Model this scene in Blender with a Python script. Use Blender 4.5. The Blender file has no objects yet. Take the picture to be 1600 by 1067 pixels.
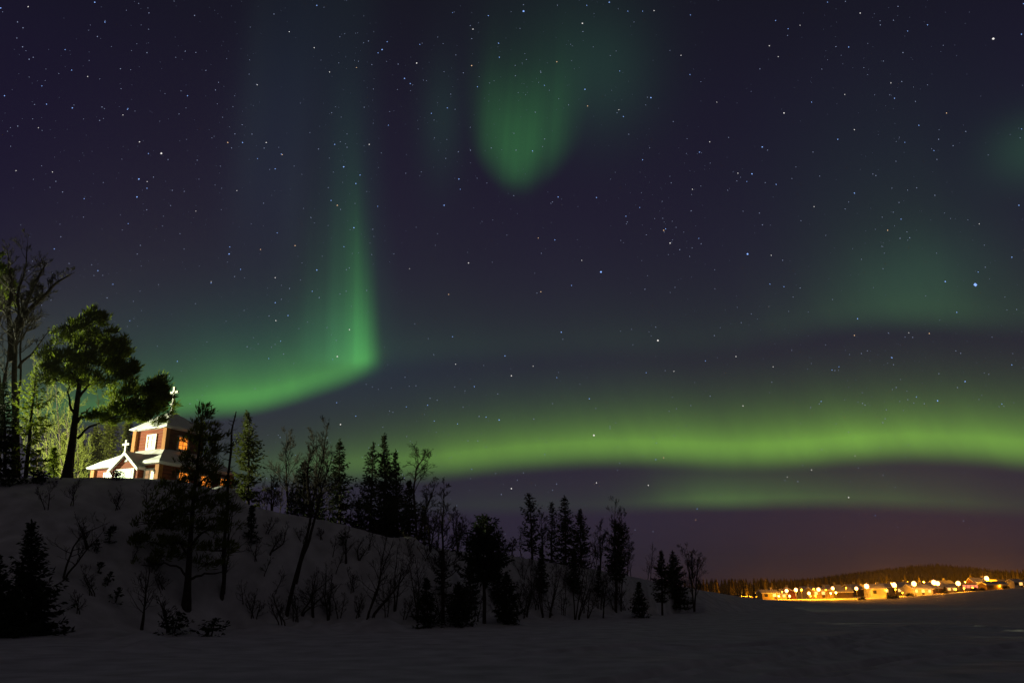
import bpy, math, random
import numpy as np
from mathutils import Vector, noise as mnoise

SC = bpy.context.scene
COL = SC.collection

# ------------------------------------------------------------------ camera
F = 1300.0                                   # focal length in pixels of a 1600 wide frame
PITCH = math.atan(400 / F)
CP, SP = math.cos(PITCH), math.sin(PITCH)
EYE = 1.6
cam = bpy.data.cameras.new('camera')
cam.sensor_width = 36.0
cam.lens = 36.0 * F / 1600.0
cam.clip_start = 0.1
cam.clip_end = 20000
cam_o = bpy.data.objects.new('camera', cam)
cam_o.location = (0, 0, EYE)
cam_o.rotation_euler = (math.pi / 2 + PITCH, 0, 0)
COL.objects.link(cam_o)
SC.camera = cam_o


def ray(X, Y):
    a = (X - 800) / F
    b = (533.5 - Y) / F
    return np.array([a, CP - b * SP, SP + b * CP])


def at(X, Y, D):
    """world point seen at photo pixel X, Y at the distance D north of the camera"""
    d = ray(X, Y)
    return np.array([0, 0, EYE]) + d * (D / d[1])


def azel(X, Y):
    d = ray(X, Y)
    d = d / np.linalg.norm(d)
    return math.atan2(d[0], d[1]), math.asin(d[2])


# ------------------------------------------------------------------ colour management
SC.view_settings.view_transform = 'Standard'
SC.view_settings.look = 'None'
SC.view_settings.exposure = 0.0
SC.view_settings.gamma = 1.0
SC.view_settings.use_curve_mapping = False
SC.cycles.use_denoising = True
SC.cycles.use_adaptive_sampling = True
SC.cycles.adaptive_threshold = 0.01
SC.cycles.max_bounces = 5
SC.cycles.diffuse_bounces = 2
SC.cycles.transmission_bounces = 2
SC.cycles.transparent_max_bounces = 4
SC.cycles.volume_bounces = 0
SC.cycles.sample_clamp_indirect = 0.35
SC.cycles.sample_clamp_direct = 0

# ------------------------------------------------------------------ world: night sky with aurora
world = bpy.data.worlds.new('World')
SC.world = world
world.use_nodes = True
WT = world.node_tree
WT.nodes.clear()


class N:
    """a scalar socket with arithmetic"""

    def __init__(s, sock):
        s.s = sock

    def __add__(a, b): return M('ADD', a, b)
    def __radd__(a, b): return M('ADD', b, a)
    def __sub__(a, b): return M('SUBTRACT', a, b)
    def __rsub__(a, b): return M('SUBTRACT', b, a)
    def __mul__(a, b): return M('MULTIPLY', a, b)
    def __rmul__(a, b): return M('MULTIPLY', b, a)
    def __truediv__(a, b): return M('DIVIDE', a, b)
    def __neg__(a): return M('MULTIPLY', a, -1.0)


def M(op, *args):
    n = WT.nodes.new('ShaderNodeMath')
    n.operation = op
    for i, a in enumerate(args):
        if isinstance(a, N):
            WT.links.new(a.s, n.inputs[i])
        else:
            n.inputs[i].default_value = float(a)
    return N(n.outputs[0])


def sstep(lo, hi, x):
    n = WT.nodes.new('ShaderNodeMapRange')
    n.interpolation_type = 'SMOOTHSTEP'
    WT.links.new(x.s, n.inputs['Value'])
    n.inputs['From Min'].default_value = lo
    n.inputs['From Max'].default_value = hi
    return N(n.outputs['Result'])


def expn(x): return M('EXPONENT', x)


def curve(x, x0, x1, pts, y0, y1):
    """smooth curve through pts (x, y), clamped at both ends"""
    n = WT.nodes.new('ShaderNodeFloatCurve')
    WT.links.new(((x - x0) / (x1 - x0)).s, n.inputs['Value'])
    n.mapping.extend = 'HORIZONTAL'
    c = n.mapping.curves[0]
    pts = sorted(pts)
    q = [((a - x0) / (x1 - x0), (b - y0) / (y1 - y0)) for a, b in pts]
    c.points[0].location = q[0]
    c.points[1].location = q[-1]
    for a, b in q[1:-1]:
        c.points.new(a, b)
    n.mapping.update()
    return M('MAXIMUM', N(n.outputs[0]), 0.0) * (y1 - y0) + y0


tc = WT.nodes.new('ShaderNodeTexCoord')
sep = WT.nodes.new('ShaderNodeSeparateXYZ')
WT.links.new(tc.outputs['Generated'], sep.inputs[0])
dx, dy, dz = (N(sep.outputs[i]) for i in range(3))
AZ = M('ARCTAN2', dx, dy)
EL = M('ARCSINE', dz)
PX = 1.0 / F                                   # one photo pixel in radians, near enough


def noise1(w, scale, detail=2.0):
    n = WT.nodes.new('ShaderNodeTexNoise')
    n.noise_dimensions = '1D'
    WT.links.new(w.s, n.inputs['W'])
    n.inputs['Scale'].default_value = scale
    n.inputs['Detail'].default_value = detail
    return N(n.outputs['Fac'])


def noise3(scale, detail=3.0):
    n = WT.nodes.new('ShaderNodeTexNoise')
    WT.links.new(tc.outputs['Generated'], n.inputs['Vector'])
    n.inputs['Scale'].default_value = scale
    n.inputs['Detail'].default_value = detail
    return N(n.outputs['Fac'])


layers = []                                    # (scalar, colour)
A0, A1 = -0.75, 0.75


def lower_edge(pts):
    return curve(AZ, A0, A1, [azel(*q) for q in pts], -0.05, 0.75)


def along(pts):
    return curve(AZ, A0, A1, [(azel(x, y)[0], v) for x, y, v in pts], 0.0, 0.5)


def band(edge_pts, int_pts, soft, height, col, soft_up=0.0):
    d = EL - lower_edge(edge_pts)
    prof = sstep(-soft * PX, soft * PX, d) * expn(-M('MAXIMUM', d - soft_up * PX, 0.0) / (height * PX))
    fold = (0.80 + 0.40 * noise1(AZ + EL * 0.5, 16.0, 4.0)) * (0.95 + 0.10 * noise1(AZ - EL * 0.15, 57.0, 2.0))
    layers.append((prof * along(int_pts) * fold, col))
    return d


# main arc over the far shore
arc = [(-200, 760), (300, 752), (450, 748), (600, 741), (670, 737), (760, 727), (850, 719), (950, 714), (1050, 715), (1150, 719), (1230, 717),
       (1310, 711), (1400, 706), (1470, 707), (1540, 711), (1600, 717), (1750, 726)]
band(arc, [(-200, 760, .0), (300, 752, .012), (450, 748, .055), (600, 741, .12), (700, 735, .185), (850, 719, .215), (1000, 714, .25), (1150, 719, .27),
           (1400, 706, .28), (1500, 710, .26), (1600, 723, .27), (1800, 740, .15)], 23, 32, (0.43, 1, 0.055), 24)
band(arc, [(-200, 760, .0), (300, 752, .015), (450, 748, .03), (700, 735, .042), (1000, 714, .045), (1400, 706, .055), (1600, 723, .055), (1800, 740, .03)],
     15, 62, (0.30, .85, 0.14), 25)
# arm that runs in from the west and folds upward
arm = [(-200, 668), (150, 655), (260, 648), (300, 644), (350, 641), (400, 635), (450, 623), (500, 607), (540, 594), (575, 578), (590, 572), (700, 540)]
band(arm, [(-200, 668, .05), (200, 655, .10), (300, 644, .155), (360, 640, .195), (420, 632, .20), (480, 612, .165), (530, 597, .14), (556, 588, .12), (570, 583, .09),
           (584, 576, .04), (600, 572, .012), (625, 565, .0), (700, 540, 0)], 18, 30, (0.27, 1.12, 0.12), 22)
band(arm, [(-200, 668, .02), (200, 655, .03), (300, 644, .04), (420, 632, .045), (530, 597, .04), (570, 584, .03), (588, 576, .0), (700, 540, 0)],
     15, 75, (0.15, 1, 0.22), 12)
# the fold: a tall ray standing on the end of the arm
edge = curve(EL, 0, 0.8, [(azel(a, b)[1], azel(a, b)[0]) for a, b in
                          [(584, 600), (584, 560), (582, 530), (580, 490), (577, 440), (572, 380), (567, 300), (563, 220), (560, 100)]], -0.3, 0.0)
g = edge - AZ
up = curve(EL, 0, 0.8, [(azel(570, b)[1], v) for b, v in
                        [(605, 0), (590, .01), (570, .10), (550, .185), (520, .17), (480, .12), (440, .075), (400, .05), (340, .025), (280, .011), (200, .004), (80, .0)]], 0, .5)
rays = 0.5 + 1.0 * noise1(AZ + EL * .05, 52.0, 3.0)
layers.append((sstep(-20 * PX, 28 * PX, g) * expn(-M('MAXIMUM', g - 14 * PX, 0) / (30 * PX)) * up * rays, (0.14, 1, 0.09)))
layers.append((sstep(-14 * PX, 20 * PX, g) * sstep(140 * PX, 45 * PX, g) * up * 0.28 * rays, (0.25, 1, 0.5)))
layers.append((sstep(-60 * PX, 5 * PX, g) * sstep(90 * PX, 0 * PX, g) * curve(EL, 0, 0.8, [(azel(570, b)[1], v) for b, v in
               [(600, 0), (560, .004), (450, .010), (300, .007), (150, .003), (0, .002)]], 0, .5), (0.2, 1, 0.6)))
# bright tongue hanging high in the middle
le = curve(EL, 0, 0.9, [(azel(a, b)[1], azel(a, b)[0]) for a, b in [(808, 320), (800, 298), (785, 280), (770, 258), (759, 235), (751, 190), (746, 140), (742, 60), (742, -50)]], -.3, .3)
re = curve(EL, 0, 0.9, [(azel(a, b)[1], azel(a, b)[0]) for a, b in [(806, 320), (812, 298), (832, 278), (852, 255), (868, 228), (878, 190), (888, 140), (892, 60), (892, -50)]], -.3, .3)
bl = curve(EL, 0, 0.9, [(azel(805, b)[1], v) for b, v in [(330, 0), (312, .012), (300, .055), (285, .10), (262, .128), (235, .135), (205, .122), (170, .088), (130, .05), (90, .022), (40, .008), (-50, .0)]], 0, .5)
layers.append((sstep(-34 * PX, 44 * PX, AZ - le) * sstep(-52 * PX, 52 * PX, re - AZ) * bl * .60 * (0.55 + 0.9 * noise1(AZ - EL * .1, 38.0, 2.0)), (0.17, 1, 0.21)))
# patch in the north-east and its long faint western tail
band([(-200, 590), (500, 580), (650, 560), (800, 552), (950, 546), (1100, 542), (1200, 527), (1300, 507), (1400, 498), (1500, 502), (1600, 508), (1800, 520)],
     [(-200, 560, .008), (500, 550, .014), (650, 545, .017), (800, 545, .014), (1000, 540, .014), (1200, 527, .016), (1300, 507, .03), (1380, 498, .044), (1460, 498, .05), (1530, 502, .036),
      (1600, 508, .026), (1800, 520, .01)], 26, 95, (0.40, 1.25, 0.32))
# faint low band
band([(-200, 800), (500, 800), (640, 800), (750, 798), (850, 798), (950, 796), (1060, 790), (1150, 789), (1250, 787), (1400, 790), (1600, 800), (1800, 805)],
     [(-200, 800, .0), (500, 800, .004), (650, 800, .01), (800, 798, .014), (950, 796, .018), (1060, 790, .070), (1150, 789, .105), (1220, 787, .085), (1300, 787, .062), (1400, 790, .050), (1500, 795, .036), (1600, 800, .018), (1800, 805, .004)],
     13, 30, (0.5, 1.2, 0.16), 10)


def blob(X, Y, sx, sy, col):
    a, e = azel(X, Y)
    u = (AZ - a) / (sx * PX)
    v = (EL - e) / (sy * PX)
    layers.append((expn(-(u * u + v * v)), col))


blob(425, 230, 60, 190, (0.002, 0.007, 0.009))
blob(395, 150, 25, 170, (0.002, 0.004, 0.003))
blob(455, 330, 22, 170, (0.002, 0.004, 0.004))
blob(935, 120, 95, 85, (0.005, 0.022, 0.010))
blob(880, 20, 160, 120, (0.001, 0.005, 0.003))
blob(500, 60, 75, 150, (0.001, 0.004, 0.004))
blob(540, 240, 45, 130, (0.001, 0.006, 0.005))
blob(690, 190, 38, 85, (0.003, 0.014, 0.007))
blob(1615, 235, 55, 42, (0.008, 0.032, 0.012))
blob(1420, 260, 260, 160, (0.0, 0.004, 0.002))
blob(1430, 430, 95, 55, (0.003, 0.014, 0.008))
blob(760, 600, 300, 70, (0.000, 0.003, 0.006))
blob(420, 560, 230, 80, (0.000, 0.012, 0.012))
blob(1480, 912, 330, 26, (0.022, 0.006, 0.0))
blob(1450, 880, 420, 75, (0.002, 0.000, -0.007))

# sky between the lights
front = sstep(-0.1, 0.55, dy)                 # the photographed side of the sky


def ramp3(vals, inp):
    r = WT.nodes.new('ShaderNodeValToRGB')
    r.color_ramp.interpolation = 'B_SPLINE'
    els = r.color_ramp.elements
    for i, (p, c) in enumerate(vals):
        e = els[i] if i < 2 else els.new(p)
        e.position = p
        e.color = (*c, 1)
    WT.links.new(inp.s, r.inputs[0])
    return r.outputs[0]


base = ramp3([(0.0, (.019, .014, .022)), (0.04, (.025, .0205, .043)), (0.12, (.026, .021, .045)), (0.24, (.0205, .0155, .035)), (0.36, (.0165, .0120, .033)),
              (0.50, (.0135, .0095, .0295)), (0.70, (.0095, .0075, .0220)), (0.85, (.0072, .0072, .0155)), (1.0, (.006, .0065, .011))], M('MAXIMUM', EL, 0.0) / 0.8)
back = WT.nodes.new('ShaderNodeRGB')
back.outputs[0].default_value = (.0198, .0172, .0192, 1)
mix = WT.nodes.new('ShaderNodeMix')
mix.data_type = 'RGBA'
WT.links.new(front.s, mix.inputs['Factor'])
WT.links.new(back.outputs[0], mix.inputs['A'])
WT.links.new(base, mix.inputs['B'])
grain = 0.86 + 0.28 * noise3(3.0, 4.0)
vm = WT.nodes.new('ShaderNodeVectorMath')
vm.operation = 'SCALE'
WT.links.new(mix.outputs['Result'], vm.inputs[0])
WT.links.new(grain.s, vm.inputs['Scale'])
acc = vm.outputs[0]
sumr = sumg = sumb = None
for sc_, c in layers:
    r_, g_, b_ = sc_ * c[0], sc_ * c[1], sc_ * c[2]
    sumr, sumg, sumb = (r_, g_, b_) if sumr is None else (sumr + r_, sumg + g_, sumb + b_)
cb = WT.nodes.new('ShaderNodeCombineXYZ')
gate = front * (0.93 + 0.14 * noise3(9.0, 2.0))
for i, s_ in enumerate((sumr, sumg, sumb)):
    WT.links.new((s_ * gate).s, cb.inputs[i])
ad = WT.nodes.new('ShaderNodeVectorMath')
ad.operation = 'ADD'
WT.links.new(acc, ad.inputs[0])
WT.links.new(cb.outputs[0], ad.inputs[1])
mx = WT.nodes.new('ShaderNodeVectorMath')
mx.operation = 'MAXIMUM'
WT.links.new(ad.outputs[0], mx.inputs[0])
mx.inputs[1].default_value = (.002, .002, .002)
bg = WT.nodes.new('ShaderNodeBackground')
WT.links.new(mx.outputs[0], bg.inputs['Color'])
bg.inputs['Strength'].default_value = 1.0
wo = WT.nodes.new('ShaderNodeOutputWorld')
WT.links.new(bg.outputs[0], wo.inputs['Surface'])
world.cycles.sampling_method = 'MANUAL'
world.cycles.sample_map_resolution = 256

# ------------------------------------------------------------------ yard floodlight west of the church, outside the picture
FLOOD = bpy.data.lights.new('yard_floodlight', 'SPOT')
FLOOD.energy = 60000
FLOOD.spot_size = math.radians(172)
FLOOD.spot_blend = 0.55
FLOOD.color = (0.97, 1.0, 0.60)
FLOOD.shadow_soft_size = 0.07
fl = bpy.data.objects.new('yard_floodlight', FLOOD)
fl.location = (-46, 59.5, 13.2)
fl.rotation_euler = Vector((16, 12, -1.0)).to_track_quat('-Z', 'Y').to_euler()
COL.objects.link(fl)

# ------------------------------------------------------------------ helpers


def tag(o, label=None, cat=None, group=None, kind=None):
    if label: o['label'] = label
    if cat: o['category'] = cat
    if group: o['group'] = group
    if kind: o['kind'] = kind
    return o


def empty(name, loc, rz=0.0):
    o = bpy.data.objects.new(name, None)
    o.empty_display_size = 0.2
    o.location = Vector(loc)
    o.rotation_euler = (0, 0, rz)
    COL.objects.link(o)
    return o


class Geo:
    def __init__(s):
        s.v, s.f, s.n = [], [], 0

    def add(s, verts, faces):
        verts = np.asarray(verts, float).reshape(-1, 3)
        s.v.append(verts)
        s.f.extend([tuple(i + s.n for i in q) for q in faces])
        s.n += len(verts)

    def quads(s, q):
        """q: (n, k, 3) array of separate polygons"""
        q = np.asarray(q, float)
        n, k, _ = q.shape
        s.v.append(q.reshape(-1, 3))
        b = s.n
        s.f.extend([tuple(range(b + i * k, b + i * k + k)) for i in range(n)])
        s.n += n * k

    def box(s, x0, x1, y0, y1, z0, z1):
        s.add([(x0, y0, z0), (x1, y0, z0), (x1, y1, z0), (x0, y1, z0), (x0, y0, z1), (x1, y0, z1), (x1, y1, z1), (x0, y1, z1)],
              [(0, 3, 2, 1), (4, 5, 6, 7), (0, 1, 5, 4), (1, 2, 6, 5), (2, 3, 7, 6), (3, 0, 4, 7)])

    def tube(s, pts, rad, sides=6, cap=True):
        pts = np.asarray(pts, float)
        n = len(pts)
        t = np.gradient(pts, axis=0) if n > 1 else np.array([[0, 0, 1.]])
        t /= np.linalg.norm(t, axis=1)[:, None] + 1e-9
        ref = np.array([0.13, 1, 0.07]) if abs(t[0][1]) < 0.8 else np.array([1, 0.1, 0.05])
        u = np.cross(t, ref)
        u /= np.linalg.norm(u, axis=1)[:, None] + 1e-9
        w = np.cross(t, u)
        a = np.linspace(0, 2 * math.pi, sides, endpoint=False)
        rad = np.broadcast_to(np.asarray(rad, float), (n,))
        ring = pts[:, None, :] + rad[:, None, None] * (np.cos(a)[None, :, None] * u[:, None, :] + np.sin(a)[None, :, None] * w[:, None, :])
        faces = []
        for i in range(n - 1):
            for k in range(sides):
                k2 = (k + 1) % sides
                faces.append((i * sides + k, i * sides + k2, (i + 1) * sides + k2, (i + 1) * sides + k))
        if cap:
            faces.append(tuple(range(sides - 1, -1, -1)))
            faces.append(tuple(range((n - 1) * sides, n * sides)))
        s.add(ring.reshape(-1, 3), faces)

    def build(s, name, mat, parent=None, smooth=False, origin=None):
        me = bpy.data.meshes.new(name)
        v = np.concatenate(s.v) if s.v else np.zeros((0, 3))
        if origin is not None:
            v = v - np.asarray(origin)
        me.from_pydata(v.tolist(), [], s.f)
        if isinstance(mat, (list, tuple)):
            for m in mat: me.materials.append(m)
        else:
            me.materials.append(mat)
        if smooth:
            me.polygons.foreach_set('use_smooth', [True] * len(me.polygons))
        me.update()
        o = bpy.data.objects.new(name, me)
        COL.objects.link(o)
        if parent is not None:
            o.parent = parent
        elif origin is not None:
            o.location = Vector(origin)
        return o


def mat(name, base, rough=0.8, var=0.25, scale=4.0, bump=0.0, bscale=8.0, trans=0.0, emit=None, estr=0.0, spec=0.2, stretch=None, wave=0.0):
    m = bpy.data.materials.new(name)
    m.use_nodes = True
    t = m.node_tree
    t.nodes.clear()
    out = t.nodes.new('ShaderNodeOutputMaterial')
    p = t.nodes.new('ShaderNodeBsdfPrincipled')
    co = t.nodes.new('ShaderNodeTexCoord')
    mp = t.nodes.new('ShaderNodeMapping')
    t.links.new(co.outputs['Object'], mp.inputs[0])
    if stretch: mp.inputs['Scale'].default_value = stretch
    nz = t.nodes.new('ShaderNodeTexNoise')
    nz.inputs['Scale'].default_value = scale
    nz.inputs['Detail'].default_value = 5
    t.links.new(mp.outputs[0], nz.inputs['Vector'])
    r = t.nodes.new('ShaderNodeValToRGB')
    r.color_ramp.elements[0].position = 0.3
    r.color_ramp.elements[1].position = 0.7
    r.color_ramp.elements[0].color = (*[c * (1 - var) for c in base], 1)
    r.color_ramp.elements[1].color = (*[min(1, c * (1 + var)) for c in base], 1)
    t.links.new(nz.outputs['Fac'], r.inputs[0])
    t.links.new(r.outputs[0], p.inputs['Base Color'])
    p.inputs['Roughness'].default_value = rough
    p.inputs['Specular IOR Level'].default_value = spec
    h = None
    if bump:
        n2 = t.nodes.new('ShaderNodeTexNoise')
        n2.inputs['Scale'].default_value = bscale
        n2.inputs['Detail'].default_value = 6
        t.links.new(mp.outputs[0], n2.inputs['Vector'])
        h = n2.outputs['Fac']
    if wave:
        wv = t.nodes.new('ShaderNodeTexWave')
        wv.bands_direction = 'Z'
        wv.inputs['Scale'].default_value = wave
        t.links.new(co.outputs['Object'], wv.inputs['Vector'])
        h = wv.outputs['Fac']
        bump = bump or 0.4
    if h is not None:
        b = t.nodes.new('ShaderNodeBump')
        b.inputs['Strength'].default_value = bump
        b.inputs['Distance'].default_value = 0.08
        t.links.new(h, b.inputs['Height'])
        t.links.new(b.outputs[0], p.inputs['Normal'])
    if emit:
        p.inputs['Emission Color'].default_value = (*emit, 1)
        p.inputs['Emission Strength'].default_value = estr
    if trans:
        tr = t.nodes.new('ShaderNodeBsdfTranslucent')
        t.links.new(r.outputs[0], tr.inputs['Color'])
        ms = t.nodes.new('ShaderNodeMixShader')
        ms.inputs[0].default_value = trans
        t.links.new(p.outputs[0], ms.inputs[1])
        t.links.new(tr.outputs[0], ms.inputs[2])
        t.links.new(ms.outputs[0], out.inputs[0])
    else:
        t.links.new(p.outputs[0], out.inputs[0])
    return m


SNOW = mat('snow', (.72, .72, .75), 0.75, 0.22, 0.9, 0.9, 1.6)
ROOFSNOW = mat('roof_snow', (.80, .81, .82), 0.7, 0.04, 1.5, 0.35, 2.5)
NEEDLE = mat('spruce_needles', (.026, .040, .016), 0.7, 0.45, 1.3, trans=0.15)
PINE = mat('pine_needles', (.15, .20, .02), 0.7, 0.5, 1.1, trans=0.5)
PINE2 = mat('lamplit_tint_pine_needles', (.13, .16, .018), 0.7, 0.5, 1.1, trans=0.5)  # brighter needle copy: lamplight on the tall pine's crown is put into the colour
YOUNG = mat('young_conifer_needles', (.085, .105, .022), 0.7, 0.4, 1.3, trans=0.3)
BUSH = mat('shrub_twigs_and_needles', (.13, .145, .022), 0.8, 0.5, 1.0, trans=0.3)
BARK = mat('conifer_bark', (.050, .038, .028), 0.9, 0.35, 5.0, 0.8, 9.0)
BIRCH = mat('pale_bark', (.15, .13, .11), 0.9, 0.45, 4.0, 0.4, 9.0)
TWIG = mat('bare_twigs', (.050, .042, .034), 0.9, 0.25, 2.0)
RED = mat('red_brown_logs', (.150, .030, .010), 0.75, 0.3, 3.0, 0.5, stretch=(.4, .4, 3), wave=1.3)
CORNER = mat('ochre_corner_boards', (.30, .11, .022), 0.7, 0.2, 3.0)
WHITE = mat('white_paint', (.80, .81, .78), 0.6, 0.05, 3.0)
PALETWIG = mat('pale_birch_twigs', (.085, .078, .068), 0.9, 0.3, 2.0)
GLOWTWIG = mat('lamplit_tint_twigs', (.10, .115, .018), 0.9, 0.4, 1.0)  # yellow green lamplight on the bare trees is painted into this twig colour
ROCK = mat('dark_rock', (.035, .032, .030), 0.9, 0.4, 3.0, 0.8, 4.0)

# ------------------------------------------------------------------ terrain
foot_px = [(-500, 1003), (-200, 1001), (0, 997), (150, 990), (300, 984), (500, 978), (700, 977), (830, 969), (900, 966), (980, 964), (1040, 960), (1075, 957.5)]
crest_px = [(-500, 745, 50), (-200, 745, 50), (0, 745, 50), (100, 745, 51), (200, 745, 52), (280, 748, 52), (340, 765, 53), (400, 792, 54), (450, 802, 55), (500, 811, 57),
            (540, 820, 58), (620, 843, 60), (700, 858, 63), (800, 868, 68), (850, 877, 72), (930, 889, 78), (1000, 903, 84), (1040, 910, 90), (1075, 917, 97),
            (1105, 923, 108), (1130, 927, 116), (1160, 932, 126), (1190, 936, 134), (1230, 938.5, 140), (1285, 944, 142), (1340, 952, 144)]


def r_az(P):
    return math.hypot(P[0], P[1]), math.atan2(P[0], P[1])


fa, fr, ca, cr, ch = [], [], [], [], []
for X, Y in foot_px:
    d = ray(X, Y)
    P = np.array([0, 0, EYE]) + d * (EYE / -d[2])
    r, a = r_az(P)
    fa.append(a); fr.append(r)
for X, Y, D in crest_px:
    P = at(X, Y, D)
    r, a = r_az(P)
    ca.append(a); cr.append(r); ch.append(max(0.0, P[2]))
for X_, D_ in ((1105, 90), (1130, 96), (1160, 104), (1190, 112), (1230, 120)):
    rE, aE = r_az(at(X_, 930, D_)); fa.append(aE); fr.append(rE)
fa = np.array([-2.1] + fa + [1.0, 3.2]); fr = np.array([fr[0]] + fr + [200, 200])
ch = np.array([ch[0]] + ch + [0, 0]); cr = np.array([cr[0]] + cr + [240, 240]); ca = np.array([-2.1] + ca + [0.55, 3.2])


def vnoise(x, y, s, seed=0):
    x = np.asarray(x, float) / s; y = np.asarray(y, float) / s
    xi = np.floor(x); yi = np.floor(y)
    fx = x - xi; fy = y - yi
    fx = fx * fx * (3 - 2 * fx); fy = fy * fy * (3 - 2 * fy)

    def h(i, j):
        q = np.sin(i * 127.1 + j * 311.7 + seed * 74.7) * 43758.5453
        return q - np.floor(q)
    return (h(xi, yi) * (1 - fx) + h(xi + 1, yi) * fx) * (1 - fy) + (h(xi, yi + 1) * (1 - fx) + h(xi + 1, yi + 1) * fx) * fy - 0.5


def ss(a, b, x):
    t = np.clip((x - a) / (b - a), 0, 1)
    return t * t * (3 - 2 * t)


MOUNDS = []                                   # (x, y, radius, height): snow over stones and fallen logs at the foot of the bank
for X, Y, rr, hh in [(335, 975, 1.1, .75), (352, 968, .8, .6), (590, 985, 1.2, .7), (610, 975, .9, .55), (640, 972, 1.0, .6), (475, 985, .9, .5), (500, 988, .8, .4), (150, 992, 1.2, .4),
                     (220, 1003, .8, .3), (230, 1012, .6, .25), (700, 980, 1.1, .6), (815, 972, 1.5, .7), (860, 968, 1.4, .8), (990, 966, 1.6, .4), (545, 982, 1.2, .45), (420, 990, 1.3, .4),
                     (280, 992, 1.0, .45), (780, 976, 1.3, .55), (925, 966, 1.4, .55)]:
    d = ray(X, Y)
    P = np.array([0, 0, EYE]) + d * (EYE / -d[2])
    MOUNDS.append((P[0], P[1], rr, hh))


def gpt(X, Y):
    d = ray(X, Y)
    return (np.array([0, 0, EYE]) + d * (EYE / -d[2]))[:2]


TRACKS = [np.array([gpt(*q) for q in tr]) for tr in (
    [(1620, 958), (1500, 968), (1460, 975), (1420, 990), (1340, 1006), (1250, 1024), (1120, 1045), (1000, 1067), (900, 1085)],
    [(1600, 985), (1500, 978), (1430, 980), (1370, 992), (1280, 1004), (1130, 1012), (1000, 1010), (850, 1025)],
    [(1640, 1010), (1500, 1022), (1400, 1035), (1250, 1067)])]


def tracks(x, y):
    z = np.zeros_like(x)
    for tr in TRACKS:
        best = np.full(x.shape, 1e9)
        for a, b in zip(tr[:-1], tr[1:]):
            ab = b - a
            t = np.clip(((x - a[0]) * ab[0] + (y - a[1]) * ab[1]) / (ab @ ab), 0, 1)
            best = np.minimum(best, np.hypot(x - a[0] - t * ab[0], y - a[1] - t * ab[1]))
        z -= 0.17 * np.exp(-((best - 0.42) / 0.16) ** 2)
        z += 0.09 * np.exp(-((best - 0.75) / 0.2) ** 2) + 0.03 * np.exp(-(best / 0.2) ** 2)
    return z


def height(x, y):
    x = np.asarray(x, float); y = np.asarray(y, float)
    r = np.hypot(x, y) + 1e-6
    a = np.arctan2(x, y)
    aw = a + 0.012 * vnoise(x, y, 9, 3)
    F0 = np.interp(aw, fa, fr); C0 = np.interp(aw, ca, cr); H0 = np.interp(a, ca, ch)
    t = np.clip((r - F0) / (C0 - F0), 0, 1.0)
    s = 0.45 * t + 0.55 * (t * t * (3 - 2 * t))
    s = np.where(t > .9, s, s)
    bank = H0 * s
    flank = np.clip(1 - np.abs(t - .5) * 2, 0, 1)
    bank = bank + (1.1 * vnoise(x, y, 5.5, 1) + 0.6 * vnoise(x, y, 2.1, 2) + .22 * vnoise(x, y, .8, 12)) * flank * np.clip(H0 / 5, 0, 1)
    over = np.clip(r - C0, 0, None)
    bank = bank - np.minimum(over * 0.03, 0.25) * np.clip(H0, 0, 1)
    bank = bank * (1 - ss(240, 420, r)) * (1 - ss(1.2, 2.0, np.abs(a)))
    # far shore with the village
    shore = 298 + 18 * np.sin(a * 9) - 45 * ss(.38, .6, a) + 60 * ss(0.16, 0.05, a)
    q = r - shore
    rise = ss(.40, .58, a) * 2.6
    far = ss(0, 14, q) * (0.35 + rise * .25) + ss(10, 60, q) * (1.4 + rise * .75) + np.clip(q - 40, 0, 400) * 0.016
    far = far * ss(-0.5, 0.1, a) * ss(1.9, 1.2, a)
    z = bank + far
    # drifts on the lake ice
    lake = 1 - ss(0, 1.0, bank + far * 3)
    aniso = vnoise(x * .5 + y * .12, y, 2.2, 5) * 0.15 + vnoise(x * .35 + y * .1, y * 1.2, 0.9, 6) * 0.06 + vnoise(x, y, 9, 7) * 0.2
    near = np.exp(-r / 120)
    z = z + aniso * near * (0.35 + 0.65 * lake)
    for mx_, my_, rr, hh in MOUNDS:
        z = z + hh * np.exp(-((x - mx_) ** 2 + (y - my_) ** 2) / rr ** 2) * (1 + .6 * vnoise(x, y, .45, 8))
    z = z + tracks(x, y) * ss(70, 40, r)
    return z


def hz(x, y):
    return float(height(np.array([x]), np.array([y]))[0])


def ground_at(X, Y, dmin=8, dmax=400):
    """where the sight line through photo pixel X, Y meets the snow"""
    d = ray(X, Y); d = d / d[1]
    D = np.geomspace(dmin, dmax, 900)
    x = d[0] * D; z = EYE + d[2] * D
    h = height(x, D)
    k = np.nonzero(z <= h)[0]
    i = k[0] if len(k) else len(D) - 1
    return np.array([x[i], D[i], h[i]])


def ground(X, D):
    """snow surface that photo column X crosses at the distance D"""
    b_ = -0.3077
    for _ in range(5):
        x = (X - 800) / F / (CP - b_ * SP) * D
        z = hz(x, D)
        el = (z - EYE) / D
        b_ = (el * CP - SP) / (CP + el * SP)
    return np.array([x, D, hz(x, D)])


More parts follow.
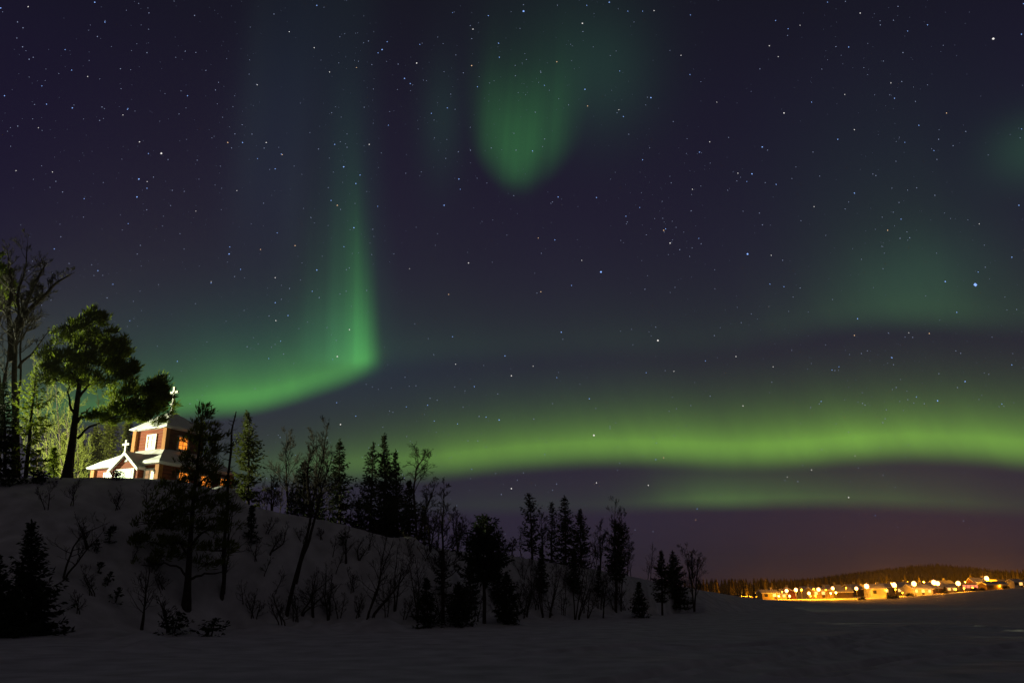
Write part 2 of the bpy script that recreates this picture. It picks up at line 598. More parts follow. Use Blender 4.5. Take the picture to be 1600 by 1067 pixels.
azs = np.concatenate([np.linspace(-math.pi, -1.0, 40, endpoint=False), np.linspace(-1.0, -.68, 40, endpoint=False), np.linspace(-.68, .68, 620, endpoint=False),
                      np.linspace(.68, 1.0, 40, endpoint=False), np.linspace(1.0, math.pi, 40, endpoint=False)])
rs = np.concatenate([[0.0], np.geomspace(2, 10, 14, endpoint=False), np.geomspace(10, 105, 270, endpoint=False), np.geomspace(105, 480, 90, endpoint=False), np.geomspace(480, 1600, 20)])
A, R = np.meshgrid(azs, rs[1:])
gx, gy = R * np.sin(A), R * np.cos(A)
gz = height(gx, gy)
tv = np.concatenate([[[0, 0, 0]], np.stack([gx, gy, gz], -1).reshape(-1, 3)])
na, nr = len(azs), len(rs) - 1
ii = np.arange(nr - 1)[:, None] * na + 1
jj = np.arange(na)[None, :]
j2 = (jj + 1) % na
quads = np.stack([ii + jj, ii + na + jj, ii + na + j2, ii + j2], -1).reshape(-1, 4)
tf = [(0, 1 + k, 1 + (k + 1) % na) for k in range(na)] + [tuple(q) for q in quads.tolist()]
tf = [f[::-1] for f in tf]
me = bpy.data.meshes.new('snow_ground')
me.from_pydata(tv.tolist(), [], tf)
me.materials.append(SNOW)
me.polygons.foreach_set('use_smooth', [True] * len(me.polygons))
me.update()
go = bpy.data.objects.new('ground', me)
COL.objects.link(go)
tag(go, kind='structure')

# ------------------------------------------------------------------ trees
NR = np.random.default_rng(11)


def unit(v):
    v = np.asarray(v, float)
    return v / (np.linalg.norm(v, axis=-1, keepdims=True) + 1e-9)


def needles(g, base, d, length, width, rng):
    """diamond shaped needle sprays: base (n,3), direction (n,3)"""
    n = len(base)
    w = unit(np.cross(d, unit(rng.normal(size=(n, 3)))))
    L = np.asarray(length).reshape(-1, 1) * np.ones((n, 1))
    W = np.asarray(width).reshape(-1, 1) * np.ones((n, 1)) * .5
    g.quads(np.stack([base, base + d * L * .45 + w * W, base + d * L, base + d * L * .45 - w * W], 1))


def conifer(name, base, top, prof, label, cat, m=NEEDLE, bark=BARK, seed=1, whorl=0.36, droop=(-.35, .55), dens=1.0, trunk_r=None, bare=0.06, gap=0.12, group=None, spray=1.0, nb=(6, 10)):
    """prof: (height fraction, crown radius in metres) pairs"""
    rng = np.random.default_rng(seed)
    base = np.array(base, float); top = np.array(top, float)
    H = np.linalg.norm(top - base)
    root = empty(name, base)
    tag(root, label, cat, group)
    ax = top - base
    tr = trunk_r or H * 0.014 + 0.02
    tt = np.linspace(0, 1, 14)
    wob = np.stack([vnoise(tt * 6 + seed, tt * 0, 1.3, seed), vnoise(tt * 6, tt * 0 + 3, 1.3, seed + 1), tt * 0], 1) * 0.02 * H * np.sin(tt * math.pi)[:, None]
    line = tt[:, None] * ax + wob
    line[0, 2] -= 0.3
    g = Geo()
    g.tube(line, tr * (1 - tt) ** .8 + 0.012, 7)
    pt = [p[0] for p in prof]; pr = [p[1] for p in prof]
    lf = Geo()
    z = max(bare, pt[0]) * H
    while z < H * 0.985:
        t = z / H
        R0 = np.interp(t, pt, pr)
        n = rng.integers(nb[0], nb[1])
        a0 = rng.uniform(0, 6.28)
        for k in range(n):
            if rng.random() < gap: continue
            a = a0 + 6.283 * k / n + rng.normal() * .22
            L = max(0.10, (R0 - .14) * rng.uniform(.5, 1.15))
            slope = np.interp(t, [0, 1], droop) + rng.normal() * .12
            o = np.array([np.interp(t, tt, line[:, i]) for i in range(3)]) + [0, 0, rng.normal() * .07 * whorl / .36]
            hd = np.array([math.cos(a), math.sin(a), 0])
            m_ = max(4, int(L / 0.15 * dens))
            u = np.linspace(.12, 1, m_)
            sag = slope * u * L + (0.22 * L * u * u if slope < .15 else .10 * L * u * u) - .10 * L * np.sin(u * math.pi)
            P = o + hd * (u * L)[:, None] * (1 if slope < .8 else .7) + np.stack([u * 0, u * 0, sag], 1)
            side = np.array([-math.sin(a), math.cos(a), 0])
            if L > .5:
                g.tube(np.vstack([o, P[::max(1, m_ // 4)], P[-1:]])[:, :], np.linspace(0.010 + L * .009, .006, len(P[::max(1, m_ // 4)]) + 2), 4, False)
            for sgn in (-1, 1, 0):
                dd = hd * rng.uniform(.5, 1.0, (m_, 1)) + side * sgn * rng.uniform(.5, 1.1, (m_, 1)) + np.stack([u * 0, u * 0, rng.uniform(-.45, .25, m_) + .3 * slope], 1)
                if sgn == 0:
                    dd = hd * rng.uniform(.2, .8, (m_, 1)) + np.stack([u * 0, u * 0, rng.uniform(-.9, .7, m_)], 1)
                ln = (0.25 + .17 * L * (1 - u)) * rng.uniform(.7, 1.25, m_) * spray * min(1, .45 + .6 * R0)
                needles(lf, P + rng.normal(size=P.shape) * .03, unit(dd), ln, np.clip(ln * .38, .06, .16), rng)
        z += whorl * rng.uniform(.75, 1.25) * (1 - .45 * t)
    # leader
    n = 16
    u = np.linspace(.93, 1.0, n)
    P = u[:, None] * ax
    dd = unit(np.stack([rng.normal(size=n) * .5, rng.normal(size=n) * .5, np.full(n, .8)], 1))
    needles(lf, P, dd, .2 * spray, .08, rng)
    g.build('trunk', bark, root)
    lf.build('crown', m, root)
    return root


def clump_pine(name, pts, limbs, clumps, label, cat, m=PINE, bark=BARK, seed=1, tr=.25, tuft=.30, dens=1.0, loose=1.0):
    """pts: trunk points; limbs: list of point lists; clumps: (centre, rx, ry, rz)"""
    rng = np.random.default_rng(seed)
    pts = np.array(pts, float)
    base = pts[0]
    root = empty(name, base)
    tag(root, label, cat)
    g = Geo()
    n = len(pts)
    f_ = np.linspace(0, 1, n)
    q = np.linspace(0, 1, 24)
    line = np.stack([np.interp(q, f_, pts[:, i]) for i in range(3)], 1) - base
    line[1:-1] = (line[:-2] + line[1:-1] * 2 + line[2:]) / 4
    line[0, 2] -= .3
    g.tube(line, tr * (1 - .85 * q) * (1 + .5 * np.exp(-q * 14)), 9)
    for lm in limbs:
        lm = np.array(lm, float) - base
        qq = np.linspace(0, 1, 9)
        ll = np.stack([np.interp(qq, np.linspace(0, 1, len(lm)), lm[:, i]) for i in range(3)], 1)
        ll += rng.normal(size=ll.shape) * .05 * np.sin(qq * math.pi)[:, None]
        g.tube(ll, np.linspace(tr * .38, .025, 9), 6, False)
    lf = Geo()
    for c, rx, ry, rz in clumps:
        c = np.array(c, float) - base
        vol = rx * ry * rz
        nsub = int(6 + 20 * vol ** .55)
        for _ in range(nsub):
            d = unit(rng.normal(size=3)); d[2] = d[2] * .85 + .08
            sc = c + d * np.array([rx, ry, rz]) * rng.uniform(.35, 1.12) * loose
            r_ = rng.uniform(.22, .50) * min(1, .4 + .5 * vol ** (1 / 3))
            lean_ = np.array([.45, 0, .55]) if name == 'pine' else np.zeros(3)
            nt = int(52 * dens)
            e = unit(rng.normal(size=(nt, 3)))
            P = sc + e * r_ * rng.uniform(.1, 1, (nt, 1)) * [.95, .95, .55] + lean_ * r_ * rng.uniform(-1.1, 1.3, (nt, 1)) * rng.uniform(.5, 1)
            dd = unit(e * .6 + lean_ + [0, 0, .4] + d * .4 + rng.normal(size=(nt, 3)) * .35)
            needles(lf, P, dd, tuft * rng.uniform(.5, 1.25, nt), .065, rng)
            if rng.random() < .35:
                g.tube([c - np.array([0, 0, rz * .3]), (c + sc) / 2, sc], [.03, .02, .01], 4, False)
    g.build('trunk', bark, root)
    lf.build('crown', m, root)
    return root


def bare_tree(name, stems, label, cat, seed=1, tr=.09, first=.25, nbr=16, blen=.38, up=(.55, 1.1), levels=3, droop=0.0, bark=BIRCH, twig=TWIG, group=None, twig_r=.009, split=6):
    """stems: list of trunk point lists"""
    rng = np.random.default_rng(seed)
    base = np.array(stems[0][0], float)
    root = empty(name, base)
    tag(root, label, cat, group)
    g = Geo(); tw = Geo()

    def branch(o, d, L, r, lev):
        n = 6 if lev < 2 else 4
        P = [o]
        dd = d.copy()
        for i in range(n):
            dd = unit(dd + rng.normal(size=3) * .17 + np.array([0, 0, .10 - droop * (i / n) * (1 + lev * .5)]))
            P.append(P[-1] + dd * L / n)
        P = np.array(P)
        tw.tube(P, np.linspace(r, max(twig_r * .8, r * .3), n + 1), 5 if lev == 0 else 3, False)
        if lev >= levels - 1: return
        m_ = max(2, int(split * (1.45 if lev == 0 else .95) * rng.uniform(.7, 1.3)))
        for k in range(m_):
            u = rng.uniform(.25, .98)
            p = np.array([np.interp(u * n, np.arange(n + 1), P[:, i]) for i in range(3)])
            t = unit(P[min(n, int(u * n) + 1)] - P[int(u * n)])
            s_ = unit(np.cross(t, rng.normal(size=3)))
            branch(p, unit(t * .75 + s_ * rng.uniform(.4, .9) + [0, 0, .15]), L * rng.uniform(.35, .6) * (1.15 - .5 * u), max(twig_r, r * .45), lev + 1)

    for st in stems:
        st = np.array(st, float) - base
        qq = np.linspace(0, 1, 16)
        ll = np.stack([np.interp(qq, np.linspace(0, 1, len(st)), st[:, i]) for i in range(3)], 1)
        ll[1:-1] = (ll[:-2] + 2 * ll[1:-1] + ll[2:]) / 4
        H = np.linalg.norm(ll[-1] - ll[0])
        ll += np.stack([vnoise(qq * 7 + seed, qq * 0 + H, 1, seed), vnoise(qq * 7, qq * 0 + 9 + H, 1, seed), qq * 0], 1) * H * .035 * (np.sin(qq * math.pi))[:, None]
        ll[0, 2] -= .25
        rr = tr * (1 - qq) ** .8 + twig_r
        g.tube(ll, rr, 7)
        for k in range(nbr):
            u = first + (1 - first) * (k + rng.random()) / nbr * .98
            o = np.array([np.interp(u, qq, ll[:, i]) for i in range(3)])
            a = rng.uniform(0, 6.283)
            e = rng.uniform(*up)
            d = np.array([math.cos(a) * math.cos(e), math.sin(a) * math.cos(e), math.sin(e)])
            L = H * blen * (1.1 - .85 * u) * rng.uniform(.6, 1.2) + .15
            branch(o, d, L, max(twig_r, np.interp(u, qq, rr) * .5), 0)
    g.build('trunk', bark, root)
    tw.build('branches', twig, root)
    return root


def topof(base, X, Y, dd=0.0):
    return at(X, Y, base[1] + dd)


def sp(X, D): return ground(X, D)


# --- spruces and pines that stand along the crest of the bank, from the church outward
def crestD(X): return float(np.interp(X, [c[0] for c in crest_px], [c[2] for c in crest_px]))


def con(name, bx, by, tx, ty, prof_px, label, cat='spruce', D=None, **k):
    """prof_px: (photo y, half width in pixels)"""
    b = ground_at(bx, by) if D is None else ground(bx, D)
    t = topof(b, tx, ty)
    H = np.linalg.norm(t - b)
    sc = b[1] / (F * (CP + .2 * SP)) * 1.03
    z0 = b[2]; z1 = t[2]
    prof = sorted([((at(tx, y, b[1])[2] - z0) / (z1 - z0), w * sc) for y, w in prof_px])
    prof = [(max(0.0, min(1, a)), w) for a, w in prof]
    return conifer(name, b, t, prof, label, cat, **k)


con('young_pine', 388, 800, 386, 643, [(795, 26), (760, 30), (720, 26), (680, 17), (655, 8), (643, 3)], 'yellow green lit young spruce beside the dead snag on the crest', 'spruce', D=57, m=YOUNG, seed=21, droop=(-.1, .9), bare=.05)
con('spruce', 474, 812, 476, 722, [(808, 24), (790, 24), (765, 20), (740, 14), (722, 5)], 'small dense black spruce behind the forked leaning birch', D=57.5, seed=22, whorl=.28, gap=.03)
con('spruce', 531, 824, 531, 687, [(822, 34), (790, 27), (760, 23), (730, 15), (705, 9), (687, 2)], 'slender dark spruce standing alone on the snowy crest after the white birch', D=60, seed=23)
con('spruce', 578, 836, 583, 692, [(830, 30), (790, 27), (760, 27), (735, 15), (710, 10), (692, 2)], 'ragged spruce with long side boughs, lower neighbour of the tallest spruce', D=61, seed=24, gap=.18, nb=(5, 8))
con('spruce', 602, 842, 600, 678, [(838, 34), (800, 28), (760, 22), (730, 16), (700, 9), (678, 2)], 'tallest pointed black spruce in the clump against the green aurora', D=62, seed=25, gap=.06)
con('spruce', 621, 845, 618, 704, [(842, 34), (810, 26), (770, 20), (740, 12), (720, 7), (704, 2)], 'narrow spruce between the tallest spruce and the arching birch', D=62.5, seed=26)
con('spruce', 640, 850, 640, 752, [(848, 22), (815, 22), (785, 15), (765, 8), (752, 3)], 'low dense spruce filling the foot of the spruce clump under the arching birch', D=61.5, seed=27, whorl=.28)
con('pine', 832, 882, 827, 773, [(865, 24), (845, 21), (820, 17), (800, 19), (785, 10), (773, 4)], 'spiky topped young pine first in the group on the lower crest', 'pine', D=71, seed=28, droop=(.2, 1.1), gap=.2, nb=(5, 7), whorl=.45, bare=.12)
con('pine', 862, 886, 862, 785, [(878, 20), (850, 14), (820, 11), (800, 9), (785, 3)], 'thin young pine with a club shaped tip squeezed beside the pointed spruce', 'pine', D=74, seed=29, droop=(.2, 1.1), gap=.15, nb=(4, 7))
con('spruce', 884, 893, 882, 775, [(888, 27), (860, 22), (830, 18), (800, 12), (785, 7), (775, 2)], 'pointed spruce highest in the group on the lower crest', D=75, seed=30, gap=.05)
con('pine', 908, 893, 906, 796, [(882, 22), (855, 20), (830, 16), (812, 9), (796, 2)], 'bushy young pine behind the paired bare stems on the lower crest', 'pine', D=77, seed=31, gap=.1, nb=(6, 9), droop=(-.1, .9))
con('pine', 962, 956, 966, 818, [(905, 20), (880, 22), (855, 17), (835, 17), (822, 10), (818, 4)], 'round headed pine on a bare stem near the low end of the ridge', 'pine', seed=32, droop=(.1, .7), bare=.36, gap=.1)
con('spruce', 1035, 916, 1033, 861, [(938, 14), (915, 17), (895, 14), (878, 8), (861, 2)], 'pointed spruce with spread boughs at the very end of the ridge', D=82, seed=33, whorl=.28)
con('spruce', 1056, 952, 1051, 861, [(950, 30), (930, 30), (905, 22), (880, 11), (861, 2)], 'wide black spruce reaching down to the ice at the end of the ridge', seed=34, whorl=.28, gap=.03)
con('spruce', 999, 965, 998, 911, [(962, 17), (945, 15), (928, 8), (911, 1.5)], 'small lone spruce at the foot of the slope on the ice edge', seed=35, whorl=.2, gap=.04)

# --- conifers on the slope, nearer to the camera
con('spruce', 45, 990, 49, 815, [(985, 66), (950, 58), (910, 40), (870, 24), (840, 14), (815, 3)], 'broad black spruce at the foot of the bank below the tall bare birch', seed=41, whorl=.26, gap=.05, dens=1.1, bare=.02)
con('spruce', 2, 996, -6, 870, [(994, 52), (960, 46), (920, 32), (890, 15), (870, 3)], 'low black spruce cut by the picture edge at the foot of the bank', seed=42, whorl=.26, gap=.05)
con('spruce', 757, 974, 755, 804, [(905, 34), (880, 52), (850, 38), (825, 22), (812, 14), (804, 5)], 'big dark spruce with a thick head halfway along the shore', seed=43, whorl=.26, gap=.05, dens=1.1, bare=.3)
con('spruce', 792, 974, 792, 900, [(972, 24), (950, 24), (925, 19), (908, 10), (900, 3)], 'short bushy spruce under the big thick headed spruce', seed=44, whorl=.2, gap=.05)
con('spruce', 716, 978, 716, 912, [(976, 30), (950, 26), (930, 14), (912, 3)], 'low spreading spruce beside the tall thin bare tree', seed=45, whorl=.2, gap=.05)
con('spruce', 668, 980, 666, 905, [(978, 26), (955, 24), (930, 14), (905, 3)], 'small ragged black spruce on the shore just before the tall thin bare tree', seed=46, whorl=.22, gap=.15)

for i, (bx, by, tx, ty, w, lab) in enumerate([(608, 846, 608, 768, 30, 'low broad spruce skirting the base of the tallest spruce'), (560, 838, 560, 782, 20, 'low spruce on the crest just before the ragged spruce'),
                                            (664, 862, 662, 790, 17, 'small spruce on the falling crest behind the arching birch'), (690, 930, 690, 862, 19, 'small dark spruce on the slope behind the tallest thin bare tree'),
                                            (735, 950, 734, 872, 22, 'dark young spruce tucked behind the big thick headed spruce'), (776, 945, 778, 876, 19, 'slender young spruce on the slope after the big thick headed spruce'),
                                            (846, 925, 846, 856, 16, 'slender spruce on the slope below the lower crest'), (896, 930, 897, 858, 18, 'dark spruce half hidden by the twin trunk bare tree'),
                                            (455, 820, 455, 770, 15, 'small black spruce low on the crest beside the round headed bare tree'), (500, 824, 500, 765, 17, 'small black spruce on the crest before the slender spruce'),
                                            (392, 850, 394, 792, 16, 'dark low spruce under the yellow green lit spruce'), (935, 935, 936, 884, 12, 'little spruce on the slope below the slim lone bare tree')]):
    con('spruce', bx, by, tx, ty, [(by - 2, w), ((by * 2 + ty) / 3, w * .85), ((by + 2 * ty) / 3, w * .5), (ty, 1.5)], lab, D=(None if by > 862 or by in (850,) else crestD(bx) + 2.2), seed=600 + i, whorl=.26, gap=.08)

# --- the big pine before the church, crown lit from below
D0 = 52.0
pb = ground(104, 52.3)
DP = pb[1]


def pp(X, Y, o=0.0): return at(X, Y, DP + o)


mx_ = DP / (F * .97)
cl = []
crng = np.random.default_rng(5)
for X, Y, rx, ry in [(140, 512, 28, 20), (118, 530, 30, 22), (165, 535, 30, 22), (95, 560, 30, 22), (140, 560, 40, 26), (185, 560, 24, 26), (90, 590, 24, 18), (165, 588, 36, 20),
                     (198, 580, 16, 20), (130, 600, 26, 14), (195, 625, 26, 18), (222, 615, 30, 22), (244, 606, 20, 15), (240, 635, 26, 18), (205, 648, 28, 16), (185, 640, 18, 12),
                     (252, 620, 12, 12), (160, 655, 20, 9), (230, 655, 24, 10), (75, 575, 12, 10), (150, 495, 14, 10)]:
    cl.append((pp(X, Y, crng.uniform(-.9, .9)), rx * mx_, rx * mx_ * .9, ry * mx_))
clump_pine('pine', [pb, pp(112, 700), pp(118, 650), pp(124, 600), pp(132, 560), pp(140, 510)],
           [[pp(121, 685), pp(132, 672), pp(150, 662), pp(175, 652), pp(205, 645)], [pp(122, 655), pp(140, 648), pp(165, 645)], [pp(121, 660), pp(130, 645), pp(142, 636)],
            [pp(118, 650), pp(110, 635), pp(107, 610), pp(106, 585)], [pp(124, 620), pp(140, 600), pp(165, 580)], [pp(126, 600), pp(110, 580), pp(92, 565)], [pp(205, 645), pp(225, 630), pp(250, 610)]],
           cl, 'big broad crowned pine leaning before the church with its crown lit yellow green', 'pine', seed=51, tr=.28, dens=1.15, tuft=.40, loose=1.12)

# --- the tall pine in front of the lit windows
b2 = ground_at(291, 948)
DI = b2[1]


def pi_(X, Y, o=0.0): return at(X, Y, DI + o)


m2 = DI / (F * .97)
cl = []
for X, Y, rx, ry in [(318, 650, 9, 16), (312, 668, 14, 12), (325, 680, 20, 14), (308, 690, 18, 12), (330, 705, 24, 14), (305, 718, 22, 13), (325, 730, 28, 12), (300, 745, 26, 12), (335, 752, 26, 12),
                     (270, 765, 26, 14), (300, 775, 34, 14), (335, 785, 28, 12), (250, 795, 26, 14), (290, 800, 34, 14), (235, 815, 22, 12), (265, 822, 32, 14), (310, 822, 34, 12), (345, 825, 18, 9), (222, 845, 16, 8),
                     (250, 848, 30, 10), (300, 850, 30, 9), (335, 858, 24, 8), (262, 868, 24, 8), (325, 880, 18, 7), (232, 882, 16, 5), (350, 800, 14, 10)]:
    cl.append((pi_(X, Y, crng.uniform(-.7, .7)), rx * m2, rx * m2 * .8, ry * m2 * .85))
clump_pine('pine', [b2, pi_(294, 900), pi_(297, 850), pi_(302, 780), pi_(310, 710), pi_(318, 630)],
           [[pi_(294, 905), pi_(284, 890), pi_(265, 882), pi_(232, 882)], [pi_(296, 905), pi_(320, 897), pi_(350, 893)], [pi_(296, 870), pi_(280, 850), pi_(250, 835)], [pi_(299, 850), pi_(320, 830), pi_(340, 820)],
            [pi_(301, 800), pi_(270, 790), pi_(240, 800)], [pi_(305, 760), pi_(325, 745), pi_(340, 745)]],
           cl, 'tall many branched pine standing before the glowing church windows', 'pine', m=PINE2, seed=52, tr=.20, tuft=.34, dens=.5, loose=1.35)

# --- lit foliage at the edge beside the bare birch
pe = ground(-22, 55)
DE = pe[1]


def pq(X, Y, o=0.0): return at(X, Y, DE + o)


m3 = DE / (F * .97)
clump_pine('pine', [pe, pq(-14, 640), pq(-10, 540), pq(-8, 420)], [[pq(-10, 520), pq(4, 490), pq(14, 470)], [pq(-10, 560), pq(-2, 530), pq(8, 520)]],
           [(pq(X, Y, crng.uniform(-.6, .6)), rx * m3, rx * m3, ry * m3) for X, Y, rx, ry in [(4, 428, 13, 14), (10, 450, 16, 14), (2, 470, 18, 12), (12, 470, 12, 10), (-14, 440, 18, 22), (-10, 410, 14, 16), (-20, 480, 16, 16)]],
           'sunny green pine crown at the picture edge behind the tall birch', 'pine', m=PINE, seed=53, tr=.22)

# --- open young pines and dark shrubs on the crest beside the yard
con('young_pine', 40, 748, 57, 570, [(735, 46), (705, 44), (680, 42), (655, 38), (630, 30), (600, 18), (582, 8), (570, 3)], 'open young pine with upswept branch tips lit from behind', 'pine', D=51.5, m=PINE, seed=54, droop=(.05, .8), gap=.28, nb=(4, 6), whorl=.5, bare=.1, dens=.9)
con('young_pine', 8, 752, 6, 600, [(745, 30), (700, 30), (660, 24), (625, 14), (600, 4)], 'dark young pine at the picture edge beside the backlit open pine', 'pine', D=50.6, m=NEEDLE, seed=55, gap=.12, nb=(5, 8))
con('juniper', 14, 792, 12, 735, [(790, 26), (770, 28), (750, 20), (735, 6)], 'black spreading juniper on the lip of the bank under the open young pine', 'juniper', D=48.2, seed=56, whorl=.2, gap=.05, droop=(.1, .9))
con('juniper', 62, 775, 58, 738, [(775, 34), (760, 34), (748, 22), (738, 8)], 'flat dark juniper hanging over the lip of the bank before the big pine', 'juniper', D=49.2, seed=57, whorl=.18, gap=.05, droop=(.0, .6))
con('juniper', 182, 750, 182, 737, [(750, 16), (743, 13), (737, 5)], 'small dark juniper on the snow lip in front of the church door', 'juniper', D=51.4, seed=58, whorl=.14, gap=.02, droop=(.2, .8), spray=.7)
con('young_pine', 84, 742, 84, 700, [(742, 13), (725, 11), (710, 7), (700, 2)], 'small bright green sapling pine beside the trunk of the big pine', 'pine', D=55, m=PINE, seed=59, whorl=.2)

# --- lit birches and bushes behind the yard
for i, (X, Yt, D, hw, lab) in enumerate([(150, 668, 79, 26, 'yellow lit willow bush seen past the trunk of the big pine'), (172, 640, 84, 26, 'taller yellow green tree behind the porch of the church'),
                                         (200, 655, 88, 24, 'dim green tree behind the tower of the church'), (128, 690, 77, 20, 'low pale bush right behind the trunk of the big pine'),
                                         (100, 676, 75, 16, 'small lit bush between the open young pine and the big pine'), (226, 650, 92, 22, 'dark green tree close behind the church tower wall')]):
    b = ground(X, D)
    t = topof(b, X, Yt)
    sc = D / F
    conifer('bush_tree', b, t, [(0.0, hw * sc), (.3, hw * sc * 1.05), (.6, hw * sc * .85), (.85, hw * sc * .5), (1, .2)], lab, 'tree', m=BUSH, seed=70 + i, whorl=.4, droop=(.2, 1.1), gap=.1, dens=.55, spray=1.2)

# --- bare trees
ba = ground(24, 53.2)


def pa(X, Y, o=0.0): return at(X, Y, ba[1] + o)


bare_tree('birch', [[ba, pa(20, 640), pa(22, 560), pa(24, 510), pa(28, 470), pa(38, 420), pa(44, 372)],
                    [pa(22, 530), pa(40, 490), pa(62, 468), pa(90, 440), pa(118, 425)],
                    [pa(24, 510), pa(38, 480), pa(56, 440), pa(74, 410)],
                    [pa(21, 560), pa(14, 500), pa(16, 440), pa(10, 380)]],
          'tall bare birch with several rising limbs towering over the crest', 'birch', seed=61, tr=.21, first=.35, nbr=20, blen=.20, up=(.1, 1.1), levels=4, bark=BARK, twig=PALETWIG, split=6, twig_r=.0045)
bb = ground(-4, 53.5)
bare_tree('birch', [[bb, at(2, 650, 53.5), at(10, 570, 53.5), at(18, 520, 53.5)], [at(4, 640, 53.5), at(-6, 560, 53.5), at(-10, 480, 53.5)]], 'leaning bare birch stem beside the tall birch at the picture edge', 'birch', seed=62, tr=.15, first=.4, nbr=9, blen=.3, bark=BARK)
bc = ground(30, 52.8)
bare_tree('birch', [[bc, at(28, 650, 52.8), at(31, 560, 52.8), at(34, 510, 52.8), at(48, 500, 52.8)], [at(30, 570, 52.8), at(50, 552, 52.8), at(78, 515, 52.8)]], 'thin dark stem with one long side branch beside the tall birch', 'tree', seed=63, tr=.09, first=.5, nbr=6, blen=.2, bark=BARK)
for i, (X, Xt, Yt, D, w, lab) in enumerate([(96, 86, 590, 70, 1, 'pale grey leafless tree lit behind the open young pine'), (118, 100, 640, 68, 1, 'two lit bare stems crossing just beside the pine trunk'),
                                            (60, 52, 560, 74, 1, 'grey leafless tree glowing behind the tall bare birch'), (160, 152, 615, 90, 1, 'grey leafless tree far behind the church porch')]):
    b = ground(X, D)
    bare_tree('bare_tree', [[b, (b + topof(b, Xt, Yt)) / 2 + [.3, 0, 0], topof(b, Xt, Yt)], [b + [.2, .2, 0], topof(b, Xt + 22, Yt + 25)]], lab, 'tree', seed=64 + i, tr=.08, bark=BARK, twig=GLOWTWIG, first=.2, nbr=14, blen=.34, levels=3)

# crest birches further along
bl_ = ground(449, 58)
bare_tree('birch', [[bl_, topof(bl_, 448, 740), topof(bl_, 448, 676)]], 'thin round headed bare tree on the crest beside the yellow lit spruce', 'birch', seed=81, tr=.07, first=.15, nbr=24, blen=.34, up=(.35, .9), bark=BARK)
bn = ground_at(447, 962)


def pn(X, Y, o=0.): return at(X, Y, bn[1] + o)


bare_tree('birch', [[bn, pn(460, 910), pn(472, 860), pn(481, 820), pn(490, 770), pn(502, 720), pn(512, 664)], [pn(462, 905), pn(478, 855), pn(492, 815), pn(503, 760), pn(522, 705)],
                    [pn(485, 800), pn(478, 750), pn(486, 700)]],
          'forked birch leaning up from the foot of the slope into a fan of twigs', 'birch', seed=82, tr=.115, first=.5, nbr=16, blen=.22, up=(.3, 1.1), bark=BARK, levels=3)
bq = ground(652, 61)
bare_tree('birch', [[bq, topof(bq, 646, 770), topof(bq, 650, 735), topof(bq, 660, 716), topof(bq, 670, 722)], [bq, topof(bq, 668, 790), topof(bq, 682, 752)]], 'arching bare birch with a hooked drooping tip beside the spruce clump', 'birch', seed=83, tr=.08, first=.25, nbr=16, blen=.34, droop=.25, bark=BARK)
bt = ground_at(692, 972)
bare_tree('larch', [[bt, topof(bt, 692, 870), topof(bt, 694, 753)]], 'tallest thin bare tree with short level twigs rising from the ice edge', 'tree', seed=84, tr=.10, first=.3, nbr=34, blen=.17, up=(.2, .7), bark=BARK)
for i, (X, D, tops, lab) in enumerate([(672, 60, [(668, 790), (684, 800)], 'bare thicket birch between the arching birch and the tallest thin tree'), (715, 64, [(712, 795), (724, 812)], 'bare twiggy birch just past the tallest thin tree'),
                                       (800, 68, [(802, 842)], 'tiny bare tree in the gap before the spiky topped pine'), (938, 79, [(938, 815), (943, 835)], 'slim bare tree standing alone past the bushy young pine'),
                                       (960, 81, [(961, 783), (972, 800)], 'tall wispy bare tree behind the round headed pine'), (424, 57, [(424, 745), (432, 752)], 'low bare tree in the gap after the yellow lit spruce'),
                                       (495, 58.5, [(494, 672), (508, 690)], 'pale stemmed bare birch behind the small dense black spruce'), (848, 72, [(846, 800)], 'bare twiggy tree behind the spiky topped pine'),
                                       (745, 66, [(740, 836)], 'bare tree hidden partly behind the big thick headed spruce'), (980, 83, [(984, 842)], 'short bare tree at the low end of the ridge')]):
    b = ground(X, D)
    bare_tree('bare_tree', [[b, topof(b, x, y)] for x, y in tops], lab, 'tree', seed=90 + i, tr=.06, first=.2, nbr=18, blen=.30, up=(.3, 1.0), bark=BARK)
be = ground_at(1085, 956)
bare_tree('bare_tree', [[be, topof(be, 1080, 905), topof(be, 1068, 855)], [be, topof(be, 1088, 900), topof(be, 1092, 868)], [topof(be, 1082, 900), topof(be, 1080, 862)]], 'round crowned bare tree last on the ridge before the village lights', 'tree', seed=101, tr=.09, first=.2, nbr=17, blen=.36, bark=BARK)

